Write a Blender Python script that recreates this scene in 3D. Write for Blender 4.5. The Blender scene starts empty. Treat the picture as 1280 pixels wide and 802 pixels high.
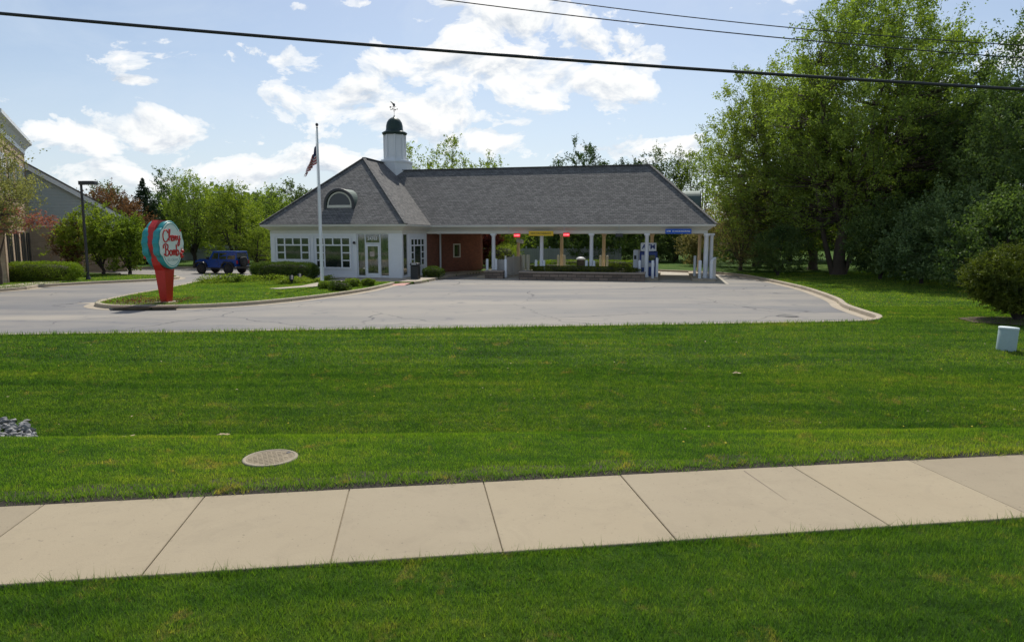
import bpy, math, random
import numpy as np
from mathutils import Vector
random.seed(5); RNG = np.random.default_rng(11)
scene = bpy.context.scene
COL = scene.collection
R = math.radians
F = 850.0; CAMH = 2.7; PITCH = R(7.1)
SUN_AZ = R(3.0); SUN_EL = R(52.0)       # azimuth clockwise from +Y

# ------------------------------------------------------------ helpers
def ray(u, v):
    x = (u-640)/F; y = (401-v)/F
    return (x, math.cos(PITCH)+y*math.sin(PITCH), -math.sin(PITCH)+y*math.cos(PITCH))
def P(u, v, z=0.0):
    d = ray(u, v); t = (z-CAMH)/d[2]; return (d[0]*t, d[1]*t)
TH = R(-13); OB = P(503, 348, .12)
def LW(x, y):                             # shop local -> world
    return (OB[0]+x*math.cos(TH)-y*math.sin(TH), OB[1]+x*math.sin(TH)+y*math.cos(TH))
def LX(u, y):                             # local x seen at image column u on the local line y
    a, b = -40., 60.
    for i in range(50):
        m = (a+b)/2; w = LW(m, y)
        f = w[1]*math.cos(PITCH)+1.7*math.sin(PITCH)
        if 640+F*w[0]/f < u: a = m
        else: b = m
    return a
def GX(u, Y): return (u-640)/F*Y

def tag(o, label=None, cat=None, group=None, kind=None):
    if label: o['label'] = label
    if cat: o['category'] = cat
    if group: o['group'] = group
    if kind: o['kind'] = kind
    return o
def empty(name, loc=(0,0,0), rz=0.0, label=None, cat=None, group=None, sc=1.0):
    o = bpy.data.objects.new(name, None); COL.objects.link(o)
    o.location = loc; o.rotation_euler = (0,0,rz); o.scale = (sc,)*3; o.empty_display_size = .3
    return tag(o, label, cat, group)
def copy_tree(o, parent=None):
    c = o.copy(); COL.objects.link(c); c.parent = parent
    for ch in list(o.children): copy_tree(ch, c)
    return c

class MB:
    def __init__(s): s.v=[]; s.f=[]; s.sm=[]
    def add(s, vs, fs, smooth=False):
        n=len(s.v); s.v += [tuple(p) for p in vs]
        for f in fs: s.f.append(tuple(i+n for i in f)); s.sm.append(smooth)
        return s
    def box(s, x0,y0,z0,x1,y1,z1, b=0.0):
        if b>0: return s.rbox(x0,y0,z0,x1,y1,z1,b)
        vs=[(x0,y0,z0),(x1,y0,z0),(x1,y1,z0),(x0,y1,z0),(x0,y0,z1),(x1,y0,z1),(x1,y1,z1),(x0,y1,z1)]
        return s.add(vs,[(0,3,2,1),(4,5,6,7),(0,1,5,4),(1,2,6,5),(2,3,7,6),(3,0,4,7)])
    def rbox(s, x0,y0,z0,x1,y1,z1,b):
        # chamfered in plan and on top
        def ring(i,z): return [(x0+i+b,y0+i,z),(x1-i-b,y0+i,z),(x1-i,y0+i+b,z),(x1-i,y1-i-b,z),(x1-i-b,y1-i,z),(x0+i+b,y1-i,z),(x0+i,y1-i-b,z),(x0+i,y0+i+b,z)]
        rs=ring(0,z0)+ring(0,z1-b)+ring(b*.8,z1)
        fs=[tuple(reversed(range(8)))]+[(k*8+i,k*8+(i+1)%8,k*8+8+(i+1)%8,k*8+8+i) for k in range(2) for i in range(8)]+[tuple(range(16,24))]
        return s.add(rs,fs)
    def bar(s, a, b, w, h=None):           # rectangular bar between two points
        a=Vector(a); b=Vector(b); d=(b-a).normalized(); h=h or w
        up=Vector((0,0,1)) if abs(d.z)<.95 else Vector((1,0,0))
        t=d.cross(up).normalized()*w/2; n=t.cross(d).normalized()*h/2
        vs=[a-t-n,a+t-n,a+t+n,a-t+n,b-t-n,b+t-n,b+t+n,b-t+n]
        return s.add(vs,[(0,1,2,3),(7,6,5,4),(0,4,5,1),(1,5,6,2),(2,6,7,3),(3,7,4,0)])
    def tube(s, pts, r, n=8, cap=True, smooth=True):
        pts=[Vector(p) for p in pts]; m=len(pts)
        rs=r if isinstance(r,(list,tuple)) else [r]*m
        vs=[]; prev=None
        for i,p in enumerate(pts):
            d=(pts[min(i+1,m-1)]-pts[max(i-1,0)]).normalized()
            if prev is None:
                t=d.cross(Vector((0,0,1)) if abs(d.z)<.9 else Vector((1,0,0))).normalized()
            else:
                t=(prev-d*prev.dot(d)).normalized()
            prev=t; q=d.cross(t)
            for k in range(n):
                a=2*math.pi*k/n; vs.append(p+(t*math.cos(a)+q*math.sin(a))*rs[i])
        fs=[(i*n+k,i*n+(k+1)%n,(i+1)*n+(k+1)%n,(i+1)*n+k) for i in range(m-1) for k in range(n)]
        s.add(vs,fs,smooth)
        if cap:
            s.add(vs[:n],[tuple(reversed(range(n)))]); s.add(vs[-n:],[tuple(range(n))])
        return s
    def lathe(s, prof, c=(0,0,0), n=20, smooth=True):
        vs=[(c[0]+r*math.cos(2*math.pi*k/n),c[1]+r*math.sin(2*math.pi*k/n),c[2]+z) for r,z in prof for k in range(n)]
        fs=[(i*n+k,i*n+(k+1)%n,(i+1)*n+(k+1)%n,(i+1)*n+k) for i in range(len(prof)-1) for k in range(n)]
        s.add(vs,fs,smooth)
        s.add(vs[:n],[tuple(reversed(range(n)))]); s.add(vs[-n:],[tuple(range(n))]); return s
    def prism(s, poly, z0, z1):
        n=len(poly); vs=[(x,y,z0) for x,y in poly]+[(x,y,z1) for x,y in poly]
        return s.add(vs,[tuple(reversed(range(n))),tuple(range(n,2*n))]+[(i,(i+1)%n,n+(i+1)%n,n+i) for i in range(n)])
    def slab(s, poly3, d):                 # polygon extruded along vector d
        n=len(poly3); d=Vector(d); vs=[Vector(p) for p in poly3]; vs+= [p+d for p in vs]
        return s.add(vs,[tuple(reversed(range(n))),tuple(range(n,2*n))]+[(i,(i+1)%n,n+(i+1)%n,n+i) for i in range(n)])
    def sweep(s, path, prof, closed=False, smooth=False, zf=None):
        # prof: (offset to the right-hand side of the path, z)
        n=len(path); P2=[Vector((p[0],p[1])) for p in path]; rows=[]
        for i,p in enumerate(P2):
            a=P2[i-1] if (i>0 or closed) else None; b=P2[(i+1)%n] if (i<n-1 or closed) else None
            d1=(p-a).normalized() if a is not None else None; d2=(b-p).normalized() if b is not None else None
            if d1 is None: d1=d2
            if d2 is None: d2=d1
            n1=Vector((d1.y,-d1.x)); n2=Vector((d2.y,-d2.x)); m=(n1+n2)
            m=m/ max(m.length_squared/2,.3) if m.length>1e-4 else n1
            z0=zf(p.x,p.y) if zf else 0
            rows.append([(p.x+m.x*o,p.y+m.y*o,z+z0) for o,z in prof])
        k=len(prof); vs=[q for r_ in rows for q in r_]; fs=[]
        for i in range(n if closed else n-1):
            j=(i+1)%n
            for q in range(k-1): fs.append((i*k+q,j*k+q,j*k+q+1,i*k+q+1))
        return s.add(vs,fs,smooth)
    def build(s, name, m, parent=None, loc=None, rot=None):
        me=bpy.data.meshes.new(name); me.from_pydata(s.v,[],s.f); me.validate()
        if len(me.polygons)==len(s.sm): me.polygons.foreach_set('use_smooth', s.sm)
        uv=me.uv_layers.new(name='UVMap'); co=me.vertices
        arr=[0.0]*(2*len(me.loops))
        for p in me.polygons:
            nn=p.normal; t=Vector((-nn.y,nn.x,0))
            t=t.normalized() if t.length>.05 else Vector((1,0,0))
            b=nn.cross(t)
            for li in p.loop_indices:
                c=co[me.loops[li].vertex_index].co
                arr[2*li]=c.dot(t); arr[2*li+1]=c.dot(b)
        uv.data.foreach_set('uv', arr)
        me.materials.append(m)
        o=bpy.data.objects.new(name, me); COL.objects.link(o)
        if parent: o.parent=parent
        if loc: o.location=loc
        if rot: o.rotation_euler=rot
        return o

def np_mesh(name, verts, nper, m, rnd=None, parent=None, extra=None):
    """verts (N*nper,3); every nper verts form one face"""
    verts=np.ascontiguousarray(verts,dtype=np.float32); nv=len(verts); nf=nv//nper
    me=bpy.data.meshes.new(name)
    me.vertices.add(nv); me.vertices.foreach_set('co',verts.ravel())
    me.loops.add(nv); me.loops.foreach_set('vertex_index',np.arange(nv,dtype=np.int32))
    me.polygons.add(nf)
    me.polygons.foreach_set('loop_start',np.arange(0,nv,nper,dtype=np.int32))
    me.polygons.foreach_set('loop_total',np.full(nf,nper,dtype=np.int32))
    me.update(calc_edges=True)
    if rnd is not None:
        a=me.attributes.new('rnd','FLOAT','FACE'); a.data.foreach_set('value',np.ascontiguousarray(rnd,dtype=np.float32))
    me.materials.append(m)
    o=bpy.data.objects.new(name,me); COL.objects.link(o)
    if parent: o.parent=parent
    return o

# ------------------------------------------------------------ materials
class NT:
    def __init__(s, name):
        s.m=bpy.data.materials.new(name); s.m.use_nodes=True; s.t=s.m.node_tree; s.n=s.t.nodes; s.l=s.t.links
        s.b=s.n['Principled BSDF']; s.out=s.n['Material Output']
    def node(s, k, **kw):
        x=s.n.new(k)
        for a,b in kw.items(): setattr(x,a,b)
        return x
    def set(s, sock, v):
        if isinstance(v, bpy.types.NodeSocket): s.l.new(v, sock)
        elif isinstance(v,(tuple,list)) and len(v)==3 and sock.type=='RGBA': sock.default_value=(*v,1)
        else: sock.default_value=v
    def coord(s, kind='Object'):
        return s.node('ShaderNodeTexCoord').outputs[kind]
    def mapping(s, vec, scale=(1,1,1), rot=(0,0,0), loc=(0,0,0)):
        x=s.node('ShaderNodeMapping'); s.l.new(vec,x.inputs['Vector']); x.inputs['Scale'].default_value=scale; x.inputs['Rotation'].default_value=rot; x.inputs['Location'].default_value=loc
        return x.outputs[0]
    def noise(s, vec, scale=5, detail=3, rough=.55, dist=0):
        x=s.node('ShaderNodeTexNoise'); s.l.new(vec,x.inputs['Vector']); x.inputs['Scale'].default_value=scale; x.inputs['Detail'].default_value=detail; x.inputs['Roughness'].default_value=rough; x.inputs['Distortion'].default_value=dist
        return x.outputs['Fac']
    def ramp(s, fac, stops, interp='LINEAR'):
        x=s.node('ShaderNodeValToRGB'); s.l.new(fac,x.inputs[0]); r=x.color_ramp; r.interpolation=interp
        while len(r.elements)<len(stops): r.elements.new(.5)
        for e,(p,c) in zip(r.elements,stops): e.position=p; e.color=(c,c,c,1) if isinstance(c,(int,float)) else (*c,1)
        return x.outputs[0]
    def mix(s, fac, a, b, mode='MIX'):
        x=s.node('ShaderNodeMix',data_type='RGBA',blend_type=mode); x.clamp_factor=True
        s.set(x.inputs[0],fac); s.set(x.inputs[6],a); s.set(x.inputs[7],b); return x.outputs[2]
    def math(s, op, a, b=0.0, c=None):
        x=s.node('ShaderNodeMath',operation=op); s.set(x.inputs[0],a); s.set(x.inputs[1],b)
        if c is not None: s.set(x.inputs[2],c)
        return x.outputs[0]
    def bump(s, h, strength=.3, dist=.02):
        x=s.node('ShaderNodeBump'); s.l.new(h,x.inputs['Height']); x.inputs['Strength'].default_value=strength; x.inputs['Distance'].default_value=dist
        s.l.new(x.outputs[0], s.b.inputs['Normal']); return x.outputs[0]
    def fin(s, color=None, rough=.6, spec=None, metal=None):
        if color is not None: s.set(s.b.inputs['Base Color'], color)
        s.set(s.b.inputs['Roughness'], rough)
        if spec is not None: s.b.inputs['Specular IOR Level'].default_value=spec
        if metal is not None: s.b.inputs['Metallic'].default_value=metal
        return s.m

def pm(name, base, rough=.6, var=.12, scale=3.0, bump=.1, bscale=40, metal=0, spec=.5, emit=None):
    t=NT(name); c=t.coord()
    n=t.noise(c,scale,5,.6); n2=t.noise(c,scale*7,3)
    f=t.math('MULTIPLY_ADD',n2,.4,t.math('MULTIPLY',n,.6))
    f=t.math('SUBTRACT',t.math('MULTIPLY',f,2.2),.6)
    lo=tuple(x*(1-var) for x in base); hi=tuple(min(1,x*(1+var)) for x in base)
    col=t.mix(f,lo,hi)
    if bump: t.bump(t.noise(c,bscale,3),bump,.01)
    t.fin(col,rough,spec,metal)
    if emit: t.b.inputs['Emission Color'].default_value=(*emit[0],1); t.b.inputs['Emission Strength'].default_value=emit[1]
    return t.m

def leaf_mat(name, dark, light, trans=.45, tint=(1.25,1.2,.5), nscale=.5, rough=.55):
    t=NT(name); t.n.remove(t.b)
    a=t.node('ShaderNodeAttribute'); a.attribute_name='rnd'
    g=t.coord('Object'); n=t.noise(g,nscale,3,.6)
    f=t.math('ADD',t.math('MULTIPLY',a.outputs['Fac'],.75),t.math('MULTIPLY_ADD',n,1.3,-.52))
    col=t.mix(f,dark,light)
    d=t.node('ShaderNodeBsdfDiffuse'); t.l.new(col,d.inputs[0])
    tr=t.node('ShaderNodeBsdfTranslucent'); t.l.new(t.mix(1.0,col,tint,'MULTIPLY'),tr.inputs[0])
    m1=t.node('ShaderNodeMixShader'); m1.inputs[0].default_value=trans; t.l.new(d.outputs[0],m1.inputs[1]); t.l.new(tr.outputs[0],m1.inputs[2])
    gl=t.node('ShaderNodeBsdfGlossy'); gl.inputs['Roughness'].default_value=rough; gl.inputs[0].default_value=(.9,.95,.85,1)
    m2=t.node('ShaderNodeMixShader'); m2.inputs[0].default_value=.022; t.l.new(m1.outputs[0],m2.inputs[1]); t.l.new(gl.outputs[0],m2.inputs[2])
    t.l.new(m2.outputs[0],t.out.inputs['Surface'])
    return t.m

def brick_mat(name, c1, c2, mortar, bw=.21, rh=.072, ms=.008, bump=.5, var=.35):
    t=NT(name); uv=t.coord('UV')
    b=t.node('ShaderNodeTexBrick'); t.l.new(uv,b.inputs['Vector'])
    b.inputs['Scale'].default_value=1; b.inputs['Brick Width'].default_value=bw; b.inputs['Row Height'].default_value=rh
    b.inputs['Mortar Size'].default_value=ms; b.inputs['Mortar Smooth'].default_value=.3; b.inputs['Bias'].default_value=0
    b.inputs['Color1'].default_value=(*c1,1); b.inputs['Color2'].default_value=(*c2,1); b.inputs['Mortar'].default_value=(*mortar,1)
    o=t.coord(); n=t.noise(o,.6,4,.6); n2=t.noise(o,9,3)
    k=t.math('MULTIPLY_ADD',n,var*1.6,t.math('MULTIPLY_ADD',n2,var*.6,1-var*1.1))
    cb=t.node('ShaderNodeCombineColor'); [t.l.new(k,cb.inputs[i]) for i in range(3)]
    col=t.mix(1.0,b.outputs['Color'],cb.outputs[0],'MULTIPLY')
    h=t.math('ADD',t.math('MULTIPLY',b.outputs['Fac'],-1.0),t.math('MULTIPLY',n2,.4))
    t.bump(h,bump,.012); return t.fin(col,.85,.2)

M={}
M['white']=pm('white_paint',(.74,.75,.76),.5,.05,1.5,.06,30)
M['cream']=pm('cream_trim',(.62,.60,.53),.55,.07,1.2,.06,30)
M['beige']=pm('beige_paint',(.60,.47,.31),.55,.08,1.5,.06,30)
M['offwhite']=pm('bollard_cream',(.72,.68,.52),.5,.08,3,.05)
M['bollard']=pm('bollard_white',(.76,.78,.80),.5,.08,3,.05)
M['greymetal']=pm('galvanised',(.45,.46,.48),.4,.1,3,.05,60,.5)
M['darkbronze']=pm('dark_bronze',(.035,.035,.04),.4,.2,3,.05)
M['black']=pm('black_plastic',(.02,.02,.022),.45,.3,3,.1)
M['patina']=pm('green_copper',(.085,.12,.105),.65,.25,2.0,.1,12,.35)
M['patina_dark']=pm('dark_green_copper',(.022,.045,.036),.45,.3,2.5,.1,12,.3)
M['red']=pm('sign_red',(.50,.022,.015),.35,.12,2,.03)
M['teal']=pm('sign_teal',(.012,.27,.28),.35,.1,2,.03)
M['mint']=pm('sign_mint',(.66,.78,.68),.4,.04,2,.02)
M['mintline']=pm('sign_line',(.06,.36,.33),.4,.05,2,.0)
M['greytext']=pm('sign_grey_text',(.33,.45,.42),.5,.05,2,.0)
M['concrete']=pm('kerb_concrete',(.37,.31,.225),.85,.22,.9,.35,50)
M['concrete_walk']=pm('walk_concrete',(.36,.31,.235),.85,.12,1.2,.3,60)
M['pink']=pm('pink_ramp_paving',(.50,.27,.22),.85,.15,2,.3,40)
M['bark']=pm('bark',(.10,.075,.055),.9,.35,2,.8,14)
M['bark_dark']=pm('dark_bark',(.05,.04,.032),.9,.35,2,.8,14)
M['mulch']=pm('mulch',(.075,.045,.03),.95,.4,6,.8,30)
M['cable']=pm('cable_black',(.015,.017,.02),.5,.2,1,.0)
M['blue']=pm('atm_blue',(.012,.04,.20),.35,.15,2,.03)
M['signblue']=pm('sign_blue',(.01,.09,.45),.4,.1,2,.0)
M['yellow']=pm('sign_yellow',(.75,.48,.02),.45,.1,4,.0)
M['redled']=pm('sign_red_lit',(.55,.02,.03),.4,.1,4,.0,emit=((1,.03,.05),.7))
M['ledtext']=pm('led_text',(.9,.5,.5),.4,.05,4,.0,emit=((1,.45,.45),.9))
M['whitetext']=pm('white_lettering',(.85,.85,.85),.5,.03,2,.0)
M['darktext']=pm('dark_lettering',(.05,.04,.02),.5,.03,2,.0)
M['siding_trim']=pm('grey_trim',(.70,.72,.73),.5,.06,1,.05)
M['jeepblue']=pm('car_blue',(.010,.055,.27),.22,.1,1,.0,spec=.8)
M['tyre']=pm('tyre_rubber',(.018,.018,.018),.8,.2,3,.1)
M['rim']=pm('rim_dark',(.05,.05,.055),.4,.2,3,.0,metal=.5)
M['lens']=pm('lamp_lens',(.6,.62,.62),.15,.05,3,.0)
M['redlens']=pm('tail_lens',(.35,.01,.01),.2,.05,3,.0)
M['rock']=pm('riprap_rock',(.26,.255,.245),.85,.45,1.5,.7,14)
M['flagred']=pm('flag_red',(.38,.03,.04),.8,.2,4,.0)
M['flagwhite']=pm('flag_white',(.62,.58,.58),.8,.1,4,.0)
M['flagblue']=pm('flag_blue',(.02,.03,.10),.8,.2,4,.0)
M['vinyl']=pm('vinyl_fence',(.30,.31,.32),.5,.07,1,.03)
M['slats']=pm('screen_grey',(.60,.58,.55),.6,.1,2,.05)
M['interior']=pm('poster',(.45,.36,.30),.6,.4,6,.0)

t=NT('window_glass'); c=t.coord(); n=t.noise(c,1.1,3,.6,1.0)
t.fin(t.ramp(n,[(.25,(.006,.010,.010)),(.5,(.02,.028,.022)),(.72,(.075,.07,.055))]),.04,1.0); t.b.inputs['IOR'].default_value=1.6; M['glass']=t.m
t=NT('dormer_glass'); t.fin((.012,.018,.028),.12,.6); M['dglass']=t.m
t=NT('entry_glass'); c=t.coord(); n=t.noise(t.mapping(c,(1.6,1,1)),1.3,4,.6,1.5)
t.fin(t.ramp(n,[(.3,(.012,.022,.016)),(.5,(.07,.08,.05)),(.7,(.24,.20,.14))]),.04,1.0); t.b.inputs['IOR'].default_value=1.7; M['entryglass']=t.m

# white clapboard wall
t=NT('white_clapboard'); c=t.coord(); s=t.node('ShaderNodeSeparateXYZ'); t.l.new(c,s.inputs[0])
saw=t.math('FRACT',t.math('MULTIPLY',s.outputs[2],7.5))
t.bump(saw,.45,.012); n=t.noise(c,.8,4)
edge=t.ramp(saw,[(0.0,.72),(.1,1.0),(1,1.0)])
t.fin(t.mix(1.0,t.mix(n,(.66,.68,.71),(.76,.77,.79)),edge,'MULTIPLY'),.5); M['clap']=t.m
# neighbour's grey siding
t=NT('grey_siding'); c=t.coord(); s=t.node('ShaderNodeSeparateXYZ'); t.l.new(c,s.inputs[0])
saw=t.math('FRACT',t.math('MULTIPLY',s.outputs[2],4.2))
t.bump(saw,.5,.02); n=t.noise(c,.8,4)
t.fin(t.mix(1.0,t.mix(n,(.36,.41,.42),(.45,.50,.50)),t.ramp(saw,[(0.0,.6),(.12,1.0),(1,1.0)]),'MULTIPLY'),.6); M['siding']=t.m
M['brick']=brick_mat('red_brick',(.26,.090,.056),(.17,.058,.040),(.20,.14,.105))
M['tanbrick']=brick_mat('tan_brick',(.52,.385,.26),(.42,.30,.20),(.48,.42,.33),.3,.09)
M['stone']=brick_mat('planter_stone',(.30,.23,.18),(.14,.11,.09),(.09,.08,.07),.55,.19,.02,.9,.6)
M['capstone']=pm('planter_cap',(.33,.28,.23),.85,.2,3,.3,20)
M['pedestal']=pm('utility_cover',(.36,.46,.45),.55,.08,3,.05)
# shingles
t=NT('grey_shingles'); uv=t.coord('UV')
b=t.node('ShaderNodeTexBrick'); t.l.new(uv,b.inputs['Vector']); b.inputs['Scale'].default_value=1
b.inputs['Brick Width'].default_value=.24; b.inputs['Row Height'].default_value=.15; b.inputs['Mortar Size'].default_value=.012; b.inputs['Mortar Smooth'].default_value=.6
b.inputs['Color1'].default_value=(.190,.182,.170,1); b.inputs['Color2'].default_value=(.122,.119,.113,1); b.inputs['Mortar'].default_value=(.045,.047,.048,1)
o=t.coord(); n=t.noise(t.mapping(uv,(.25,2.2,1)),1.2,5,.65); n2=t.noise(o,30,2); n3=t.noise(t.mapping(uv,(4.2,6.7,1)),1.0,1)
k=t.math('MULTIPLY_ADD',n,.55,t.math('MULTIPLY_ADD',n3,.6,.48)); cb=t.node('ShaderNodeCombineColor'); [t.l.new(k,cb.inputs[i]) for i in range(3)]
sp=t.node('ShaderNodeSeparateXYZ'); t.l.new(uv,sp.inputs[0]); rowsaw=t.math('FRACT',t.math('DIVIDE',sp.outputs[1],.15))
h=t.math('ADD',t.math('MULTIPLY',rowsaw,-.8),t.math('MULTIPLY_ADD',n3,.6,t.math('MULTIPLY',n2,.4)))
t.bump(h,.6,.018); t.fin(t.mix(1.0,b.outputs['Color'],cb.outputs[0],'MULTIPLY'),.9,.15); M['shingle']=t.m

# asphalt: pale, worn, with tyre tracks, patches, cracks
t=NT('asphalt'); c=t.coord()
n=t.noise(t.mapping(c,(.06,.30,1),(0,0,R(-4))),1.0,6,.62,.6)
n2=t.noise(c,.55,5,.6); n3=t.noise(c,38,2)
big=t.noise(c,.07,3,.5,.5)
col=t.ramp(n,[(.28,(.118,.120,.128)),(.42,(.195,.188,.176)),(.52,(.285,.258,.215)),(.66,(.38,.335,.265))])
col=t.mix(t.math('MULTIPLY',t.ramp(n2,[(.35,0.0),(.7,1.0)]),.35),col,(.15,.15,.155))
col=t.mix(t.ramp(big,[(.42,0.0),(.62,.55)]),col,(.32,.285,.23))
# tyre-worn lanes along the long axis (bluish left drive)
w=t.node('ShaderNodeTexWave'); t.l.new(t.mapping(c,(1,1,1),(0,0,R(-9))),w.inputs['Vector']); w.bands_direction='Y'; w.inputs['Scale'].default_value=.09; w.inputs['Distortion'].default_value=2.5; w.inputs['Detail'].default_value=3; w.inputs['Detail Scale'].default_value=.35
col=t.mix(t.math('MULTIPLY',w.outputs['Fac'],.28),col,(.115,.12,.137))
vo=t.node('ShaderNodeTexVoronoi',feature='DISTANCE_TO_EDGE'); vs=t.node('ShaderNodeVectorMath',operation='ADD')
nz=t.node('ShaderNodeTexNoise'); t.l.new(c,nz.inputs['Vector']); nz.inputs['Scale'].default_value=.9; nz.inputs['Detail'].default_value=4
t.l.new(c,vs.inputs[0]); t.l.new(nz.outputs['Color'],vs.inputs[1]); t.l.new(vs.outputs[0],vo.inputs['Vector']); vo.inputs['Scale'].default_value=.22
crack=t.ramp(vo.outputs['Distance'],[(0.0,1.0),(.005,1.0),(.010,0.0)])
crack=t.math('MULTIPLY',crack,t.ramp(t.noise(c,.12,2),[(.46,0.0),(.56,1.0)]))
col=t.mix(t.math('MULTIPLY',crack,.85),col,(.05,.05,.052))
col=t.mix(t.math('MULTIPLY',n3,.45),col,(.12,.12,.125))
spot=t.ramp(t.noise(c,1.1,5,.65),[(.60,0.0),(.68,.55)]); col=t.mix(spot,col,(.11,.11,.12))
t.bump(n3,.5,.01); t.fin(col,.8,.35); M['asphalt']=t.m

# lawn
def lawn_nodes(t, gain=(1,1,1)):
    c=t.coord('Object')
    n=t.noise(c,.35,5,.62,.3); n2=t.noise(t.mapping(c,(.22,2.0,1),(0,0,R(-5))),.9,6,.68); n3=t.noise(c,6,4,.7)
    f=t.math('MULTIPLY_ADD',n,.38,t.math('MULTIPLY_ADD',n2,.62,t.math('MULTIPLY_ADD',n3,.35,-.18)))
    g=lambda *x: tuple(v*k for v,k in zip(x,gain))
    col=t.ramp(f,[(.33,g(.018,.056,.006)),(.45,g(.036,.096,.009)),(.55,g(.062,.130,.012)),(.68,g(.115,.165,.024))])
    dry=t.ramp(t.noise(c,1.9,6,.78,.4),[(.575,0.0),(.68,.75)])
    return c, t.mix(dry,col,g(.16,.15,.045)), n3
t=NT('lawn'); c,col,n3=lawn_nodes(t,(1.35,1.2,1.1))
hf=t.noise(c,55,3,.8); h=t.math('ADD',hf,t.math('MULTIPLY',n3,1.5)); t.bump(h,1.0,.05)
col=t.mix(t.math('MULTIPLY',t.ramp(hf,[(.3,1.0),(.6,0.0)]),.5),col,(.012,.028,.004)); t.fin(col,.9,.12); M['lawn']=t.m
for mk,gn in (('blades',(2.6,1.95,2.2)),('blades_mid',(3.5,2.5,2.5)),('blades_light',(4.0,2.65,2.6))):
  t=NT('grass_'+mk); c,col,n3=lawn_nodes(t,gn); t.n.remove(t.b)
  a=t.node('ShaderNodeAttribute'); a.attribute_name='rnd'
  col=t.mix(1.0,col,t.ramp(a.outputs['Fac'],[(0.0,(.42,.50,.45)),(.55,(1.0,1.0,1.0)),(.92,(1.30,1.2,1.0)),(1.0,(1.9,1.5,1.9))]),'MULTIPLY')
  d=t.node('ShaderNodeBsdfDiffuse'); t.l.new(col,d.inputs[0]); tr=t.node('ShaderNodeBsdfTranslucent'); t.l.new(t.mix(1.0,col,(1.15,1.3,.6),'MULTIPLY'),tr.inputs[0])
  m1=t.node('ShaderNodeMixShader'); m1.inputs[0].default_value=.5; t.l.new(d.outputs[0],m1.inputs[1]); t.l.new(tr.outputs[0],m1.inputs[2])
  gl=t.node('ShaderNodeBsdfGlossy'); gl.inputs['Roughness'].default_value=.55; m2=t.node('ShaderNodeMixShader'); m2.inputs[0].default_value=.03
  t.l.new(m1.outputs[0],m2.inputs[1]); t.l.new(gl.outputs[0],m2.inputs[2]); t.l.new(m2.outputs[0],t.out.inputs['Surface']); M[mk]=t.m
# sidewalk concrete
t=NT('sidewalk_concrete'); c=t.coord(); n=t.noise(c,.8,5,.6); n2=t.noise(c,70,2,.6); n3=t.noise(c,5,4,.7)
col=t.mix(n,(.310,.256,.172),(.380,.322,.222)); col=t.mix(t.math('MULTIPLY',n2,.3),col,(.24,.195,.14)); col=t.mix(t.ramp(n3,[(.60,0.0),(.8,.5)]),col,(.25,.21,.155))
a=t.node('ShaderNodeAttribute'); a.attribute_name='rnd'
col=t.mix(1.0,col,t.ramp(a.outputs['Fac'],[(0.0,(.88,.87,.86)),(.5,(1,1,1)),(1.0,(1.08,1.07,1.04))]),'MULTIPLY')
st=t.ramp(t.noise(c,2.2,6,.72,.8),[(.50,0.0),(.72,.24)]); col=t.mix(st,col,(.20,.165,.115))
sp_=t.ramp(t.noise(c,24,3,.6),[(.66,0.0),(.72,.55)]); col=t.mix(sp_,col,(.13,.11,.08))
t.bump(n2,.35,.006); t.fin(col,.85,.25); M['sidewalk']=t.m

L={}
TT=(1.0,1.12,.45)
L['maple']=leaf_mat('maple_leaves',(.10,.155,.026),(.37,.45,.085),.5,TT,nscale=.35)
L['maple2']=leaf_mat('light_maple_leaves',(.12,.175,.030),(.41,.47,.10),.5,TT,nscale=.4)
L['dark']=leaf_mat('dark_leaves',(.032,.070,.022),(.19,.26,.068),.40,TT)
L['viburnum']=leaf_mat('blue_green_leaves',(.035,.080,.026),(.24,.32,.12),.3,TT)
L['yew']=leaf_mat('yew_leaves',(.009,.024,.005),(.21,.245,.028),.32,TT,nscale=2.2)
L['hedge']=leaf_mat('box_hedge_leaves',(.032,.066,.010),(.15,.21,.028),.35,TT,nscale=2.0)
L['hedge_light']=leaf_mat('bright_hedge_leaves',(.09,.150,.014),(.29,.37,.035),.45,TT,nscale=1.6)
L['fresh']=leaf_mat('fresh_leaves',(.13,.19,.025),(.36,.42,.06),.5,TT,nscale=.6)
L['back']=leaf_mat('backwood_leaves',(.065,.105,.032),(.20,.25,.08),.4,TT,nscale=.3)
L['conifer']=leaf_mat('conifer_needles',(.012,.030,.012),(.034,.062,.024),.15,TT)
L['pine']=leaf_mat('pine_needles',(.040,.080,.030),(.12,.18,.065),.3,TT)
L['copper']=leaf_mat('copper_leaves',(.10,.050,.026),(.25,.14,.065),.4,(1.1,1.0,.7))
L['pink']=leaf_mat('pink_leaves',(.24,.085,.06),(.52,.20,.15),.4,(1.0,1,.8))
L['crab']=leaf_mat('olive_leaves',(.15,.16,.04),(.40,.39,.13),.45,(1.0,1.05,.7))
L['tan']=leaf_mat('tan_leaves',(.16,.14,.05),(.38,.33,.13),.45,(1.0,1.0,.7))
L['darkred']=leaf_mat('dark_red_leaves',(.09,.018,.014),(.20,.05,.035),.4,(1.1,1,.8))

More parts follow.
